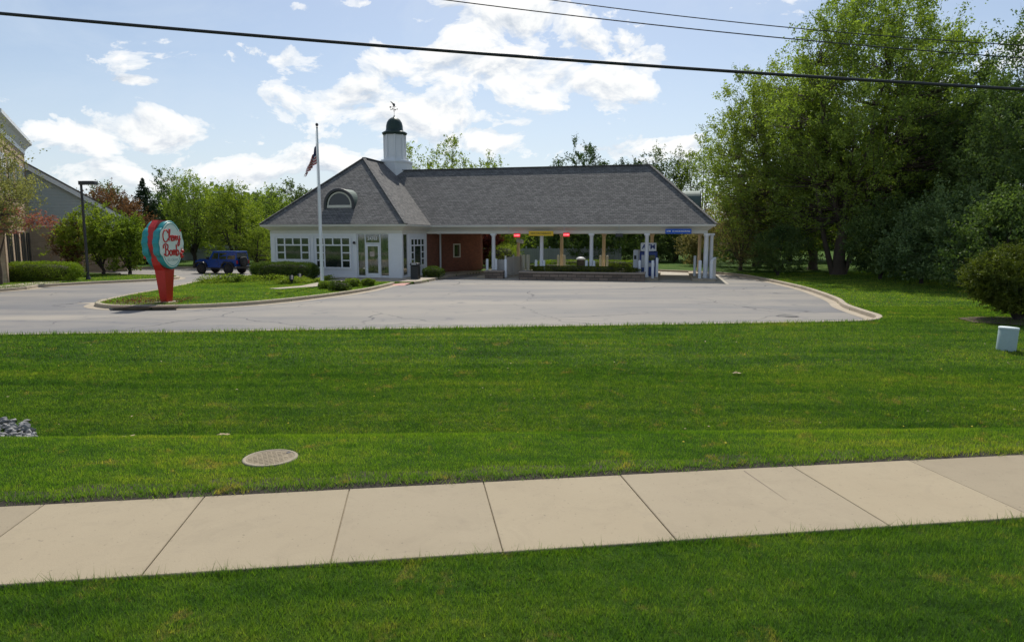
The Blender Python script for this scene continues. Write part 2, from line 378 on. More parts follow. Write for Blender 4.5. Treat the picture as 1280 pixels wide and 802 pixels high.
# ------------------------------------------------------------ terrain
def smooth(a,b,x):
    t_=np.clip((x-a)/(b-a),0,1); return t_*t_*(3-2*t_)
def y_near(x): return 5.49+.143*x
def y_far(x): return 7.17+.143*x
def y_crest(x): return 8.81+.03*x
def y_park(x): return 19.15+.115*x
def inpoly(poly, x, y):
    x=np.asarray(x); y=np.asarray(y); c=np.zeros(x.shape,bool); n=len(poly)
    for i in range(n):
        x1,y1=poly[i]; x2,y2=poly[(i+1)%n]
        if y1==y2: continue
        c ^= ((y1>y)!=(y2>y)) & (x < (x2-x1)*(y-y1)/(y2-y1)+x1)
    return c
def catmull(pts, n=6, closed=False):
    out=[]; m=len(pts)
    for i in range(m if closed else m-1):
        p=[pts[(i+k)%m] if closed else pts[min(max(i+k,0),m-1)] for k in (-1,0,1,2)]
        for j in range(n):
            t_=j/n
            out.append(tuple(.5*((2*p[1][q])+(-p[0][q]+p[2][q])*t_+(2*p[0][q]-5*p[1][q]+4*p[2][q]-p[3][q])*t_*t_+(-p[0][q]+3*p[1][q]-3*p[2][q]+p[3][q])*t_**3) for q in range(len(pts[0]))))
    if not closed: out.append(tuple(pts[-1]))
    return out
# outer edge of the lot, counter-clockwise (lot on the left of the path)
front=[(-60,y_park(-60)),(-30,y_park(-30)),(-10,y_park(-10)),(4,y_park(4)),(9.2,y_park(9.2)+.1)]
round_=catmull([(9.2,y_park(9.2)+.1),(11.0,20.75),(12.0,21.9),(12.35,23.6),(12.8,25.8),(13.75,28.6),(14.9,34),(15.4,38.6),(15.7,43.5),(15.6,46.5),(14.6,49.5),(11.2,52.8)],5)
back=[(6,54.6),(-3,56.5),(-12,57.5),(-24,58),(-34,57),(-36,51),(-31,48.6),(-27.5,47.6)]
left=catmull([(-27.5,46.4),(-23.8,45.6),(-21.9,44.3),(-21.3,42.4),(-22.4,40.4),(-24,38.6),(-25.2,36.4),(-25.0,34.0),(-27,31.5),(-34,28),(-60,21)],4)
LOT=front[:-1]+round_+back+left
# raised island with the shop on it (lot on the right of the path when ccw)
isl_front=catmull([(-16.5,27.6),(-16.0,26.3),(-14.6,25.4),(-12.2,25.6),(-10.2,27.0),(-8.6,29.8),(-7.4,33.3),(-6.9,36.6),(-6.75,38.2)],5)
walk_edge=[LW(1.75,-2.9),LW(1.9,-2.2),LW(1.6,4.0),LW(1.75,7.0),LW(2.45,10.0),LW(2.5,13.0)]
isl_back=[LW(-9.4,15),LW(-10.2,4.5)]+catmull([LW(-10.2,4.5),(-17.9,42.3),(-18.0,39.5),(-17.5,36.0),(-17.1,32.8),(-16.9,30.0),(-16.5,27.6)],5)[1:]
ISL=isl_front+walk_edge+isl_back
def zt(x,y):
    x=np.asarray(x,float); y=np.asarray(y,float)
    yn,yf,yc,yp=y_near(x),y_far(x),y_crest(x),y_park(x)
    z=np.where(y<yn, .03, 0.0)
    road=2.2+.143*x
    z=np.where(y<road+.3,-.14,z)
    z=np.where(y>yf-.02, .045+.035*smooth(.0,.12,y-yf)+.015*smooth(0,1,(y-yf)/np.maximum(yc-yf,.2)),z)
    u=(y-yc)/(yp-yc)
    wv=np.clip((u-.17)/.83,0,1.3); pr=.095-.62*smooth(-.02,.17,u)+.645*(1-np.abs(1-np.minimum(wv,1))**1.9)
    z=np.where(y>yc,pr,z)
    z=z+np.where(y>yc,.018*np.sin(x*.9+y*.7)*np.sin(y*1.3-x*.35)*smooth(0,.2,u)*smooth(1.05,.85,u),0)
    far=smooth(60,140,np.hypot(x,y)); z=z+far*0.8
    right=smooth(17.5,30,x)*smooth(21,34,y); z=z+right*.25
    return z
def lowmask(x,y): return inpoly(LOT,x,y)&~inpoly(ISL,x,y)
xs=np.concatenate([-40-np.geomspace(.5,900,26)[::-1],np.arange(-40,40.01,.2),40+np.geomspace(.5,900,26)])
ys=np.concatenate([-8-np.geomspace(.5,900,22)[::-1],np.arange(-8,62.01,.2),62+np.geomspace(.5,1200,26)])
X,Y=np.meshgrid(xs,ys); Z=zt(X,Y)
# shrink the lot so that the drop hides beneath kerb and gutter
def shrink(poly,d):
    out=[]; n=len(poly)
    for i in range(n):
        a=Vector(poly[i-1]); p=Vector(poly[i]); b=Vector(poly[(i+1)%n]); e=(b-a)
        e=e.normalized() if e.length>1e-6 else Vector((1,0)); out.append((p.x-e.y*d,p.y+e.x*d))
    return out
LOTS=shrink(LOT,.17); ISLS=shrink(ISL,-.17)
Z=np.where(abs(Y-y_far(X))<.30,-.03,Z)
low=inpoly(LOTS,X,Y)&~inpoly(ISLS,X,Y); Z=np.where(low,-.5,Z)
Z=np.where((Y<2.2+.143*X),-.5,Z)
vs=np.stack([X,Y,Z],-1).reshape(-1,3); nx=len(xs); ny=len(ys)
idx=(np.arange(ny-1)[:,None]*nx+np.arange(nx-1)[None,:]).ravel()
me=bpy.data.meshes.new('ground'); faces=np.stack([idx,idx+1,idx+1+nx,idx+nx],1).astype(np.int32)
me.vertices.add(len(vs)); me.vertices.foreach_set('co',vs.astype(np.float32).ravel())
me.loops.add(faces.size); me.loops.foreach_set('vertex_index',faces.ravel()); me.polygons.add(len(faces))
me.polygons.foreach_set('loop_start',np.arange(0,faces.size,4,dtype=np.int32)); me.polygons.foreach_set('loop_total',np.full(len(faces),4,dtype=np.int32))
me.polygons.foreach_set('use_smooth',np.ones(len(faces),bool)); me.update(calc_edges=True); me.materials.append(M['lawn'])
g=bpy.data.objects.new('ground',me); COL.objects.link(g); tag(g,kind='structure')
# asphalt lot: a polygon sheet
b=MB(); b.add([(x,y,0.0) for x,y in shrink(LOT,.12)],[tuple(range(len(LOT)))]); tag(b.build('parking_lot',M['asphalt']),kind='structure')
# kerbs: section = gutter pan + kerb
prof=[(-.52,.006),(-.19,.012),(-.17,.13),(-.14,.15),(0,.15),(.02,.12),(.02,-.1)]     # offsets: negative = left (lot side)
kp=front[1:-1]+round_+back
tag(MB().sweep(kp,prof).build('kerb',M['concrete']),kind='structure')
tag(MB().sweep(left,prof).build('kerb',M['concrete']),kind='structure')
prof2=[(.55,.006),(.19,.012),(.17,.13),(.14,.15),(0,.15),(-.02,.12),(-.02,-.1)]
tag(MB().sweep(isl_back[1:]+isl_front,prof2).build('kerb',M['concrete']),kind='structure')
prof3=[(.2,.006),(.17,.012),(.15,.13),(.13,.15),(0,.15),(-.02,.12)]
tag(MB().sweep(walk_edge,prof3).build('kerb',M['concrete']),kind='structure')
# forecourt walk in front of the shop, path to the flagpole, pink ramp
fw=[LW(-3.4,-3.1),LW(.75,-3.1)]+[LW(1.75,-2.9),LW(1.9,-2.2),LW(1.6,4.0),LW(1.75,7.0),LW(2.3,9.4),LW(1.0,9.4),LW(0,6),LW(0,.1),LW(-8.4,.1),LW(-8.4,-1.1),LW(-3.4,-1.1)]
tag(MB().prism(fw,.0,.146).build('forecourt',M['concrete_walk']),kind='structure')
pp=[LW(-3.4,-3.1),LW(-2.2,-3.1),LW(-1.5,-7.0),LW(-2.6,-9.4),LW(-3.3,-9.2),LW(-2.7,-7.2)]
tag(MB().prism(pp,.0,.142).build('path',M['concrete_walk']),kind='structure')
rp=[LW(.62,-3.9),LW(1.75,-3.9),LW(1.75,-3.02),LW(.78,-3.02)]
b=MB(); q=[(*LW(.6,-4.35),.008),(*LW(1.8,-4.2),.008),(*LW(1.72,-2.2),.150),(*LW(.55,-2.3),.150)]; b.add(q,[(0,1,2,3)])
tag(b.build('pink_ramp',M['pink']),kind='structure')
# canopy lane slab (concrete)
b=MB(); b.add([(*LW(3.0,1.0),.004),(*LW(19.3,1.0),.004),(*LW(19.3,15.2),.004),(*LW(3.0,15.2),.004)],[(0,1,2,3)])
t=pm('lane_concrete',(.40,.36,.29),.85,.3,.5,.3,50); tag(b.build('drive_lanes',t),kind='structure')

# sidewalk slabs with joints along direction a
ang=math.atan(.143); ax=Vector((math.cos(ang),math.sin(ang))); an=Vector((-math.sin(ang),math.cos(ang)))
O2=Vector((0,5.49)); W2=1.68*math.cos(ang)
b=MB(); joints=[]
# joints measured on the far edge of the walk
jt=[P(u,v,.05) for u,v in ((55,630),(253,623),(436,613),(605,605),(778,596),(998,587),(1143,578))]
js=[(Vector(p)-O2).dot(ax) for p in jt]
step=1.52
s0=js[0]
while s0>-26: s0-=step; js.insert(0,s0)
s1=js[-1]
while s1<26: s1+=step; js.append(s1)
for i in range(len(js)-1):
    a0=js[i]+.0045; a1=js[i+1]-.0045
    pts=[]
    for s_,w_ in ((a0,0),(a1,0),(a1,W2),(a0,W2)):
        sk=(w_/W2)*.0
        p=O2+ax*(s_)+an*w_; pts.append((p.x,p.y))
    dz=random.uniform(-.002,.002); c=Vector(((pts[0][0]+pts[2][0])/2,(pts[0][1]+pts[2][1])/2))
    n=4; low=[(x,y,-.05) for x,y in pts]; mid=[(x,y,.044+dz) for x,y in pts]
    top=[(x+(c.x-x)*.008,y+(c.y-y)*.008,.05+dz) for x,y in pts]
    b.add(low+mid+top,[(k*4+i_,k*4+(i_+1)%4,k*4+4+(i_+1)%4,k*4+4+i_) for k in range(2) for i_ in range(4)]+[(8,9,10,11)])
# bed beneath the joints so that the gaps are dark
p0=O2+ax*-26; p1=O2+ax*26
b.add([(p0.x,p0.y,.028),(p1.x,p1.y,.028),(p1.x+an.x*W2,p1.y+an.y*W2,.028),(p0.x+an.x*W2,p0.y+an.y*W2,.028)],[(0,1,2,3)])
so_=b.build('sidewalk',M['sidewalk']); tag(so_,kind='structure')
at=so_.data.attributes.new('rnd','FLOAT','FACE'); np_=len(so_.data.polygons); rr_=RNG.uniform(0,1,np_//9+2); at.data.foreach_set('value',np.repeat(rr_,9)[:np_].astype(np.float32))
# short extra crack/joint in one slab
b=MB(); pa=P(930,588,.0535); pb=P(984,625,.0535); d=(Vector(pb)-Vector(pa)).normalized(); n_=Vector((-d.y,d.x))*.006
b.add([(pa[0]-n_.x,pa[1]-n_.y,.0535),(pb[0]-n_.x*.2,pb[1]-n_.y*.2,.0535),(pb[0]+n_.x*.2,pb[1]+n_.y*.2,.0535),(pa[0]+n_.x,pa[1]+n_.y,.0535)],[(0,1,2,3)])
tag(b.build('sidewalk_joint',pm('joint_dirt',(.16,.12,.09),.9,.2)),kind='structure')
b=MB(); b.add([(x,7.165+.143*x+d_+.015*math.sin(x*9),z_) for x,d_,z_ in ((-30,0,.043),(30,0,.043),(30,.12,.074),(-30,.12,.074),(30,.62,.080),(-30,.62,.080))],[(0,1,2,3),(3,2,4,5)])
tag(b.build('soil_edge',pm('dark_soil',(.035,.028,.018),.95,.4,9,.8,40)),kind='structure')
# street with kerb, mostly behind the camera
b=MB(); b.add([(x,2.35+.143*x-dy,-.1) for x,dy in ((-400,0),(400,0),(400,11),(-400,11))],[(0,3,2,1)])
tag(b.build('road',M['asphalt']),kind='structure')
tag(MB().sweep([(-60,2.3-.143*60),(60,2.3+.143*60)],[(.45,-.092),(.17,-.085),(.15,.03),(.13,.05),(0,.05),(-.02,0)]).build('kerb',M['concrete']),kind='structure')
b=MB()
for dy in (5.3,5.55): b.add([(x,2.35+.143*x-dy-w,-.096) for x,w in ((-400,0),(400,0),(400,.11),(-400,.11))],[(0,3,2,1)])
tag(b.build('centre_line',pm('road_yellow',(.6,.42,.05),.7,.2)),kind='structure')

# ------------------------------------------------------------ grass blades
def blades(n, xr, yr, keep, h, w, lean=.5):
    x=RNG.uniform(*xr,n); y=RNG.uniform(*yr,n); k=keep(x,y); x=x[k]; y=y[k]; n=len(x)
    z=zt(x,y)
    tuft=.75+.5*(.5+.5*np.sin(x*7.1+np.sin(y*5.3)*2)*np.sin(y*8.3+np.sin(x*3.7)*2))
    hh=h*RNG.uniform(.55,1.25,n)*tuft; ww=w*RNG.uniform(.7,1.3,n)
    a=RNG.uniform(0,2*np.pi,n); la=RNG.uniform(0,2*np.pi,n); ln=hh*lean*RNG.uniform(.1,1.2,n)
    v=np.empty((n,3,3)); dx=np.cos(a)*ww/2; dy=np.sin(a)*ww/2
    v[:,0]=np.stack([x-dx,y-dy,z-.01],1); v[:,1]=np.stack([x+dx,y+dy,z-.01],1); v[:,2]=np.stack([x+np.cos(la)*ln,y+np.sin(la)*ln,z+hh],1)
    return v.reshape(-1,3), RNG.uniform(0,1,n)
MH=P(338,572,.09)
def notman(x,y): return (np.hypot((x-MH[0]),(y-MH[1]))>.33)
parts=[
 blades(430000,(-7.2,8.2),(3.2,7.0),lambda x,y:(y<y_near(x)+.02+.02*np.sin(x*9))&(y>3.5+.1*x)&(abs(x)<.8*y+1.6),.045,.0055,.8),
 blades(60000,(-7.2,8.2),(3.2,7.0),lambda x,y:(abs(y-y_near(x)+.015)<.05+.02*np.sin(x*5)*np.sin(x*2.1)),.085,.006,1.0),
 blades(60000,(-9.5,11),(8,10),lambda x,y:(y>y_crest(x)+.15)&(y<y_crest(x)+.6),.034,.008,.6),
 blades(90000,(-19,12.5),(16.5,21.5),lambda x,y:(abs(y-y_park(x)+.06)<.13),.11,.02,.7),
 blades(560000,(-13,17),(9,15),lambda x,y:(y>y_crest(x)+.5)&(abs(x)<.78*y+1.6)&(RNG.uniform(0,1,x.shape)<smooth(15,13.4,y)+.0*x)&~((x<-.72*y-.25*abs(y-10.6))&(y>10.0)&(y<11.2)),.042,.013,.6),
 blades(520000,(-19,22),(12,25),lambda x,y:(RNG.uniform(0,1,x.shape)<smooth(12.2,14.6,y))&(y<np.where(x<11,y_park(x)-.02,30))&~inpoly(LOT,x,y)&(abs(x)<.78*y+1.6),.045,.022,.6),
]
v=np.concatenate([p[0] for p in parts]); r_=np.concatenate([p[1] for p in parts])
o=np_mesh('grass',v,3,M['blades'],r_); tag(o,'mown green grass covering the verge, the ditch slope and the lawns','grass',kind='stuff')
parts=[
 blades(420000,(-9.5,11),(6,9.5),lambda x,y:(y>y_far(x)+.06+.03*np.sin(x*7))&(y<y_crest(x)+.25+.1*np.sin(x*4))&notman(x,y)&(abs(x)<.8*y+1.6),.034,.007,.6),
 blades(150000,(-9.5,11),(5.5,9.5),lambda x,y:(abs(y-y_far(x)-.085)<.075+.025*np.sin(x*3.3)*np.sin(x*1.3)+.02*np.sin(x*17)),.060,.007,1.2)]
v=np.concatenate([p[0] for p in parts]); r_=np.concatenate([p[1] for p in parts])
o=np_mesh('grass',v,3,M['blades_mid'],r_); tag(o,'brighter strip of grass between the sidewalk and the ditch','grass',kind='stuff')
parts=[
 blades(170000,(10,34),(21,48),lambda x,y:~inpoly(LOT,x,y)&(x<.78*y+1.5)&(RNG.uniform(0,1,x.shape)<smooth(20,25,y+.25*x-3)),.045,.035,.6),
 blades(110000,(-19,-5),(24,45),lambda x,y:inpoly(ISLS,x,y)&~inpoly(fw,x,y)&~inpoly(pp,x,y),.045,.028,.6),
 blades(60000,(-40,-19),(26,46),lambda x,y:~inpoly(LOT,x,y),.045,.035,.6)]
v=np.concatenate([p[0] for p in parts]); r_=np.concatenate([p[1] for p in parts])
o=np_mesh('grass',v,3,M['blades_light'],r_); tag(o,'lighter yellow green grass on the sign island and beside the parking lot','grass',kind='stuff')
b=MB()
for i in range(26):
    x=random.uniform(-10,11); y=random.uniform(8.2,16); z=float(zt(x,y))+.05; b.lathe([(.004,0),(.014,.006),(.012,.012),(.003,.014)],(x,y,z),7)
tag(b.build('dandelions',pm('dandelion_yellow',(.8,.6,.03),.7,.2)),'tiny yellow dandelions dotted over the lawn','dandelions',kind='stuff')
# dead leaves, dandelions and litter specks
b=MB()
for i in range(70):
    x=random.uniform(-11,12); y=random.uniform(8.9,17); z=float(zt(x,y))+.045; s_=random.uniform(.012,.032); a=random.uniform(0,6)
    b.add([(x+s_*math.cos(a+k*1.57)*(1 if k%2 else .6),y+s_*math.sin(a+k*1.57)*(1 if k%2 else .6),z+random.uniform(0,.02)) for k in range(4)],[(0,1,2,3)])
for (u_,v_,s_) in ((922,541,.07),(640+170,544,.05),(278+0,540,.05),(160,542,.05),(920,482,.05),(810,545,.05)):
    x,y=P(u_,v_,-.4); 
    for k in range(5): 
        a=random.uniform(0,6); xx=x+random.uniform(-.08,.08); yy=y+random.uniform(-.05,.05)
        b.add([(xx+s_*math.cos(a+q*1.57),yy+s_*math.sin(a+q*1.57),float(zt(xx,yy))+.05+random.uniform(0,.02)) for q in range(4)],[(0,1,2,3)])
tag(b.build('dead_leaves',pm('dead_leaf',(.36,.27,.15),.8,.4,4)),'tan dead leaves scattered on the ditch slope','dead leaves',kind='stuff')
# riprap
b=MB()
for i in range(620):
    x=random.uniform(-10.5,-7.2); y=random.uniform(10.05,11.15)
    if x>-.718*y-.25*abs(y-10.6): continue
    z=float(zt(x,y)); s_=random.uniform(.035,.095)
    pts=[]
    for k in range(10):
        th=random.uniform(0,6.28); ph=random.uniform(-1.2,1.2); rr=s_*random.uniform(.75,1.1)
        pts.append((x+rr*math.cos(th)*math.cos(ph),y+rr*math.sin(th)*math.cos(ph)*.8,z+.03+rr*.7*math.sin(ph)))
    import bmesh
    bm=bmesh.new(); [bm.verts.new(p) for p in pts]; bmesh.ops.convex_hull(bm,input=bm.verts); bm.verts.ensure_lookup_table()
    vv=[v_ for v_ in bm.verts if v_.link_faces]; ix={v_:k for k,v_ in enumerate(vv)}
    b.add([v_.co[:] for v_ in vv],[tuple(ix[w] for w in f.verts) for f in bm.faces if all(w in ix for w in f.verts)]); bm.free()
tag(b.build('riprap',M['rock']),'loose grey stones lining the ditch bottom','stones',kind='stuff')

# ------------------------------------------------------------ manhole cover
r0=empty('manhole_cover',(MH[0],MH[1],.082),R(24),'round rusty concrete-rimmed manhole cover set in the grass beside the sidewalk','manhole cover')
rust=pm('rusty_iron',(.24,.195,.125),.85,.35,8,.6,60); b=MB(); b.lathe([(.315,-.06),(.315,.012),(.30,.02),(.275,.02),(.27,.012)],n=40); b.build('rim',pm('cover_rim',(.30,.255,.18),.85,.3,8,.6,50),r0)
b=MB(); b.lathe([(.268,-.02),(.268,.016)],n=40)
for i in range(-4,5):
    for j in range(-4,5):
        x,y=i*.056,j*.056
        if math.hypot(x,y)<.235 and not(abs(x-.17)<.05 and abs(y)<.03): b.box(x-.02,y-.02,.010,x+.02,y+.02,.0195)
b.build('lid',rust,r0); b=MB(); b.lathe([(.026,.013),(.026,.0215)],(.215,.09,0),12); b.build('pick_hole',M['black'],r0)

# ------------------------------------------------------------ foliage generators
def leaf_quads(c, size, up=.35, aspect=.6, seedn=None):
    n=len(c); nrm=RNG.normal(size=(n,3)); nrm[:,2]=nrm[:,2]*.8+up; nrm/=np.linalg.norm(nrm,axis=1)[:,None]+1e-9
    t_=np.cross(nrm,RNG.normal(size=(n,3))); t_/=np.linalg.norm(t_,axis=1)[:,None]+1e-9; q=np.cross(nrm,t_)
    s_=size*RNG.uniform(.6,1.35,n)[:,None]
    v=np.stack([c-t_*s_*.5, c+q*s_*aspect*.5+nrm*s_*.08, c+t_*s_*.5, c-q*s_*aspect*.5+nrm*s_*.08],1)
    return v.reshape(-1,3)
def lobes(seed):
    r=np.random.default_rng(seed); k=r.normal(size=(7,3))*1.9; ph=r.uniform(0,6.28,7); am=r.uniform(.05,.13,7)
    return lambda d: 1+sum(am[i]*np.sin(d@k[i]+ph[i]) for i in range(7))
def make_tree(name,label,cat,loc,H,cr,cz,trunk_r,leafmat,bark,nclump=260,per=120,leaf=.13,csz=.75,seed=1,group=None,fork=.22,up=.9,lean=(0,0),inner=.35,rz=0,forks=5,sub=True,spread=1.0,droop=0.0,extra=None,trunks=None):
    """H total height, cr=(rx,ry,rz) crown radii, cz crown centre height"""
    r=np.random.default_rng(seed); root=empty(name,loc,rz,label,cat,group); lb=lobes(seed)
    d=r.normal(size=(nclump,3)); d/=np.linalg.norm(d,axis=1)[:,None]
    rad=(inner+(1-inner)*r.uniform(0,1,nclump)**.55)*lb(d)
    cc=d*rad[:,None]*np.array(cr); 
    # narrower top, fuller shoulders
    cc[:,:2]*= (1-.30*np.clip(cc[:,2:3]/cr[2],0,1)); cc+=np.array([lean[0],lean[1],cz])
    cc=cc[cc[:,2]>fork*H*.75]; n=len(cc)
    cs=csz*r.uniform(.55,1.35,n)
    # leaves: elongated sprays pointing outward/up
    out=cc-np.array([lean[0],lean[1],cz*.55]); out/=np.linalg.norm(out,axis=1)[:,None]; out[:,2]+=up*r.uniform(.2,1,n); out/=np.linalg.norm(out,axis=1)[:,None]
    counts=(per*r.uniform(.35,1.5,n)*(cs/csz)**1.3).astype(int)+4
    ii=np.repeat(np.arange(n),counts); m=len(ii)
    K=6; tw=out[:,None,:]*.9+r.normal(size=(n,K,3))*.62; tw[:,:,2]+=.12; tw/=np.linalg.norm(tw,axis=2)[:,:,None]; tl=r.uniform(.5,1.25,(n,K))
    kk=r.integers(0,K,m); t_=r.uniform(0,1,m)**.75; ln=tl[ii,kk]*cs[ii]*1.55
    p=cc[ii]-out[ii]*(cs[ii]*.4)[:,None]+tw[ii,kk]*(t_*ln)[:,None]+np.clip(r.normal(size=(m,3)),-1.6,1.6)*(cs[ii]*.17*(1.15-.75*t_))[:,None]
    p[:,2]-=droop*(t_**2)*ln*.5
    kz=p[:,2]>.25; kp=ii[kz]; p=p[kz]
    v=leaf_quads(p,leaf); tone=r.uniform(0,1,n)
    m=len(p); rn=np.clip(r.uniform(0,1,m)*.42+tone[kp]*.62,0,1)
    np_mesh('crown',v,4,leafmat,rn,root)
    # wood
    b=MB(); fz=fork*H; top=Vector((lean[0],lean[1],cz+cr[2]*.55)); nb=forks; mains=[]
    base_pts=[Vector((0,0,-.2)),Vector((.05,0,fz*.5)),Vector((lean[0]*.1,lean[1]*.1,fz))]
    tb=MB(); tb.tube([(0,0,-.2),(0,0,.15),(.04,.02,fz*.5),(lean[0]*.1,lean[1]*.1,fz)],[trunk_r*1.5,trunk_r*1.12,trunk_r,trunk_r*.92],10)
    if trunks:
        for (tx,ty,tr_) in trunks: tb.tube([(tx*.2,ty*.2,-.1),(tx*.6,ty*.6,fz*.8),(tx,ty,fz*2.0)],[tr_,tr_*.8,tr_*.55],7)
    for k in range(nb):
        a=2*math.pi*(k+r.uniform(-.3,.3))/nb; sp=r.uniform(.30,.62)*spread; zz=r.uniform(.25,.8)
        if k==0: sp=.1; zz=.95
        e=Vector((lean[0]+math.cos(a)*cr[0]*sp,lean[1]+math.sin(a)*cr[1]*sp,cz+cr[2]*(zz-.35)*1.1))
        s0=Vector((lean[0]*.1,lean[1]*.1,fz*r.uniform(.8,1.0))); pts=[]
        for j in range(7):
            t_=j/6; q=s0.lerp(e,t_); q.x=s0.x+(e.x-s0.x)*t_**.8+r.uniform(-.12,.12)*t_*cr[0]*.3; q.y=s0.y+(e.y-s0.y)*t_**.8+r.uniform(-.12,.12)*t_*cr[1]*.3
            pts.append(q)
        rr=[trunk_r*.62*(1-.82*j/6) for j in range(7)]; b.tube(pts,rr,7); mains.append((pts,rr))
    allp=[(q,rr_) for pts,rr in mains for q,rr_ in zip(pts[1:],rr[1:])]; A=np.array([q[:] for q,_ in allp])
    for i in range(0,n,1 if sub else 3):
        dd=np.linalg.norm(A-cc[i],axis=1)+np.maximum(0,A[:,2]-cc[i,2])*1.5; j=int(dd.argmin()); s0=Vector(A[j]); e=Vector(cc[i]); rr0=min(allp[j][1]*.45,trunk_r*.16)
        midp=s0.lerp(e,.5)+Vector((0,0,-.06*(e-s0).length)); b.tube([s0,midp,e,e+Vector(out[i])*cs[i]*.9],[rr0,rr0*.65,rr0*.35,rr0*.12],4,cap=False)
    tb.build('trunk',bark,root); b.build('branches',bark,root)
    return root
def make_conifer(name,label,loc,H,rad,leafmat,seed=1,group=None,layers=26,leaf=.16,base=.06,cat='conifer'):
    r=np.random.default_rng(seed); root=empty(name,loc,0,label,cat,group); pts=[]; b=MB()
    MB().tube([(0,0,-.1),(0,0,H*.5),(0,0,H*.97)],[.018*H,.011*H,.01],7).build('trunk',M['bark_dark'],root)
    for L_ in range(layers):
        f=L_/(layers-1); z=H*(base+(1-base)*f); rr=rad*(1-f)**.85*r.uniform(.8,1.15)+.08
        nb=int(7+9*(1-f))
        for k in range(nb):
            a=r.uniform(0,6.28); l=rr*r.uniform(.65,1.15); n=int(16+50*l)
            t_=r.uniform(.1,1,n)**.7; x=np.cos(a)*l*t_; y=np.sin(a)*l*t_; zz=z-.28*l*t_+.22*l*t_**2
            w=.22*l*(1-t_*.7)+.05
            pts.append(np.stack([x-np.sin(a)*r.normal(size=n)*w,y+np.cos(a)*r.normal(size=n)*w,zz+r.normal(size=n)*.06*(1+l*.4)],1))
    p=np.concatenate(pts); np_mesh('crown',leaf_quads(p,leaf,.2,.4),4,leafmat,r.uniform(0,1,len(p)),root)
    return root
def make_hedge(name,label,cat,loc,size,leafmat,rz=0,n=9000,leaf=.05,seed=1,group=None,rough=.05,taper=.0,lobe=0.0,core=True):
    """clipped or loose shrub: rounded superellipsoid shell filled with leaves round a twiggy core"""
    r=np.random.default_rng(seed); root=empty(name,loc,rz,label,cat,group); sx,sy,sz=size[0]/2,size[1]/2,size[2]/2; lb=lobes(seed)
    d=r.normal(size=(n,3)); d/=np.abs(d).max(axis=1)[:,None]*.62+np.linalg.norm(d,axis=1)[:,None]*.38
    wob=1+rough*np.sin(d[:,0]*sx*5+seed)*np.sin(d[:,1]*sy*6+1)*np.sin(d[:,2]*sz*5+2)
    L0=(1+(lb(d)-1)*lobe*2)
    s_=(r.uniform(.80,1.0,n)+np.abs(r.normal(size=n))*rough*.6)*wob*L0
    p=d*s_[:,None]*np.array([sx,sy,sz]); 
    if taper: p[:,:2]*=(1-taper*np.clip(-p[:,2:3]/sz,0,1))
    p[:,2]+=sz; k=p[:,2]>.02; p=p[k]
    np_mesh('foliage',leaf_quads(p,leaf,.3,.6),4,leafmat,r.uniform(0,1,len(p)),root)
    if core:
        b=MB()
        nseg=10; V=[]; 
        for i in range(7):
            ph=-math.pi/2+math.pi*i/6
            for j in range(nseg):
                th=2*math.pi*j/nseg; dd=np.array([math.cos(ph)*math.cos(th),math.cos(ph)*math.sin(th),math.sin(ph)]); dd=dd/(np.abs(dd).max()*.62+.38)
                q=dd*.74*np.array([sx,sy,sz])*float(1+(lb(dd[None])[0]-1)*lobe*2)
                tz=(1-taper*max(0,-q[2]/sz)); V.append((q[0]*tz,q[1]*tz,q[2]+sz))
        b.add(V,[(i*nseg+j,i*nseg+(j+1)%nseg,(i+1)*nseg+(j+1)%nseg,(i+1)*nseg+j) for i in range(6) for j in range(nseg)],True)
        b.tube([(0,0,-.05),(0,0,sz)],[.05,.03],6)
        b.build('twigs',M['bark_dark'],root)
    return root
def g0(x,y): return float(zt(x,y))

# ================================================================= THE SHOP
shop=empty('shop_building',(OB[0],OB[1],0),TH,'white clapboard drive-through shop with grey shingle hip roofs, brick wall and long canopy','building')
FL=.15
def S(name,b,m,parent=None): return b.build(name,m,parent or shop)
# clapboard walls
b=MB()
ex0,ex1=-2.98,-.84                         # glazed entry
b.box(-8.85,0,0,ex0,.2,3.0); b.box(ex0,0,2.86,ex1,.2,3.0); b.box(ex1,0,0,-.003,.2,3.0)
b.box(-8.85,.2,0,-8.65,15,3.0); b.box(-.2,.2,0,0,.22,3.0); b.box(-.2,.9,0,0,4.3,3.0); b.box(-.2,.22,2.8,0,.9,3.0); b.box(-.2,.22,0,0,.9,.3)
b.box(-8.65,14.8,0,-.2,15,3.0)
S('wall',b,M['clap'])
for q in ((-8.93,-.035,FL-.02,-8.62,-.002,3.0),(-6.12,-.035,.345,-5.92,-.002,2.715),(-3.22,-.035,FL-.02,-2.98,-.002,3.0),(-.84,-.035,FL-.02,.037,-.002,3.0),(.002,-.001,FL-.02,.036,.16,3.0),(.002,.95,FL,.03,1.15,3.0),(.002,4.05,FL,.04,4.3,3.0)):
    b=MB(); b.box(*q); S('corner_board',b,M['white'])
b=MB(); b.box(-8.62,-.03,FL-.02,-3.22,-.003,.34); S('base_board',b,M['white'])
b=MB(); b.box(-8.62,-.03,2.72,-3.22,-.003,3.0); S('frieze_board',b,M['white'])
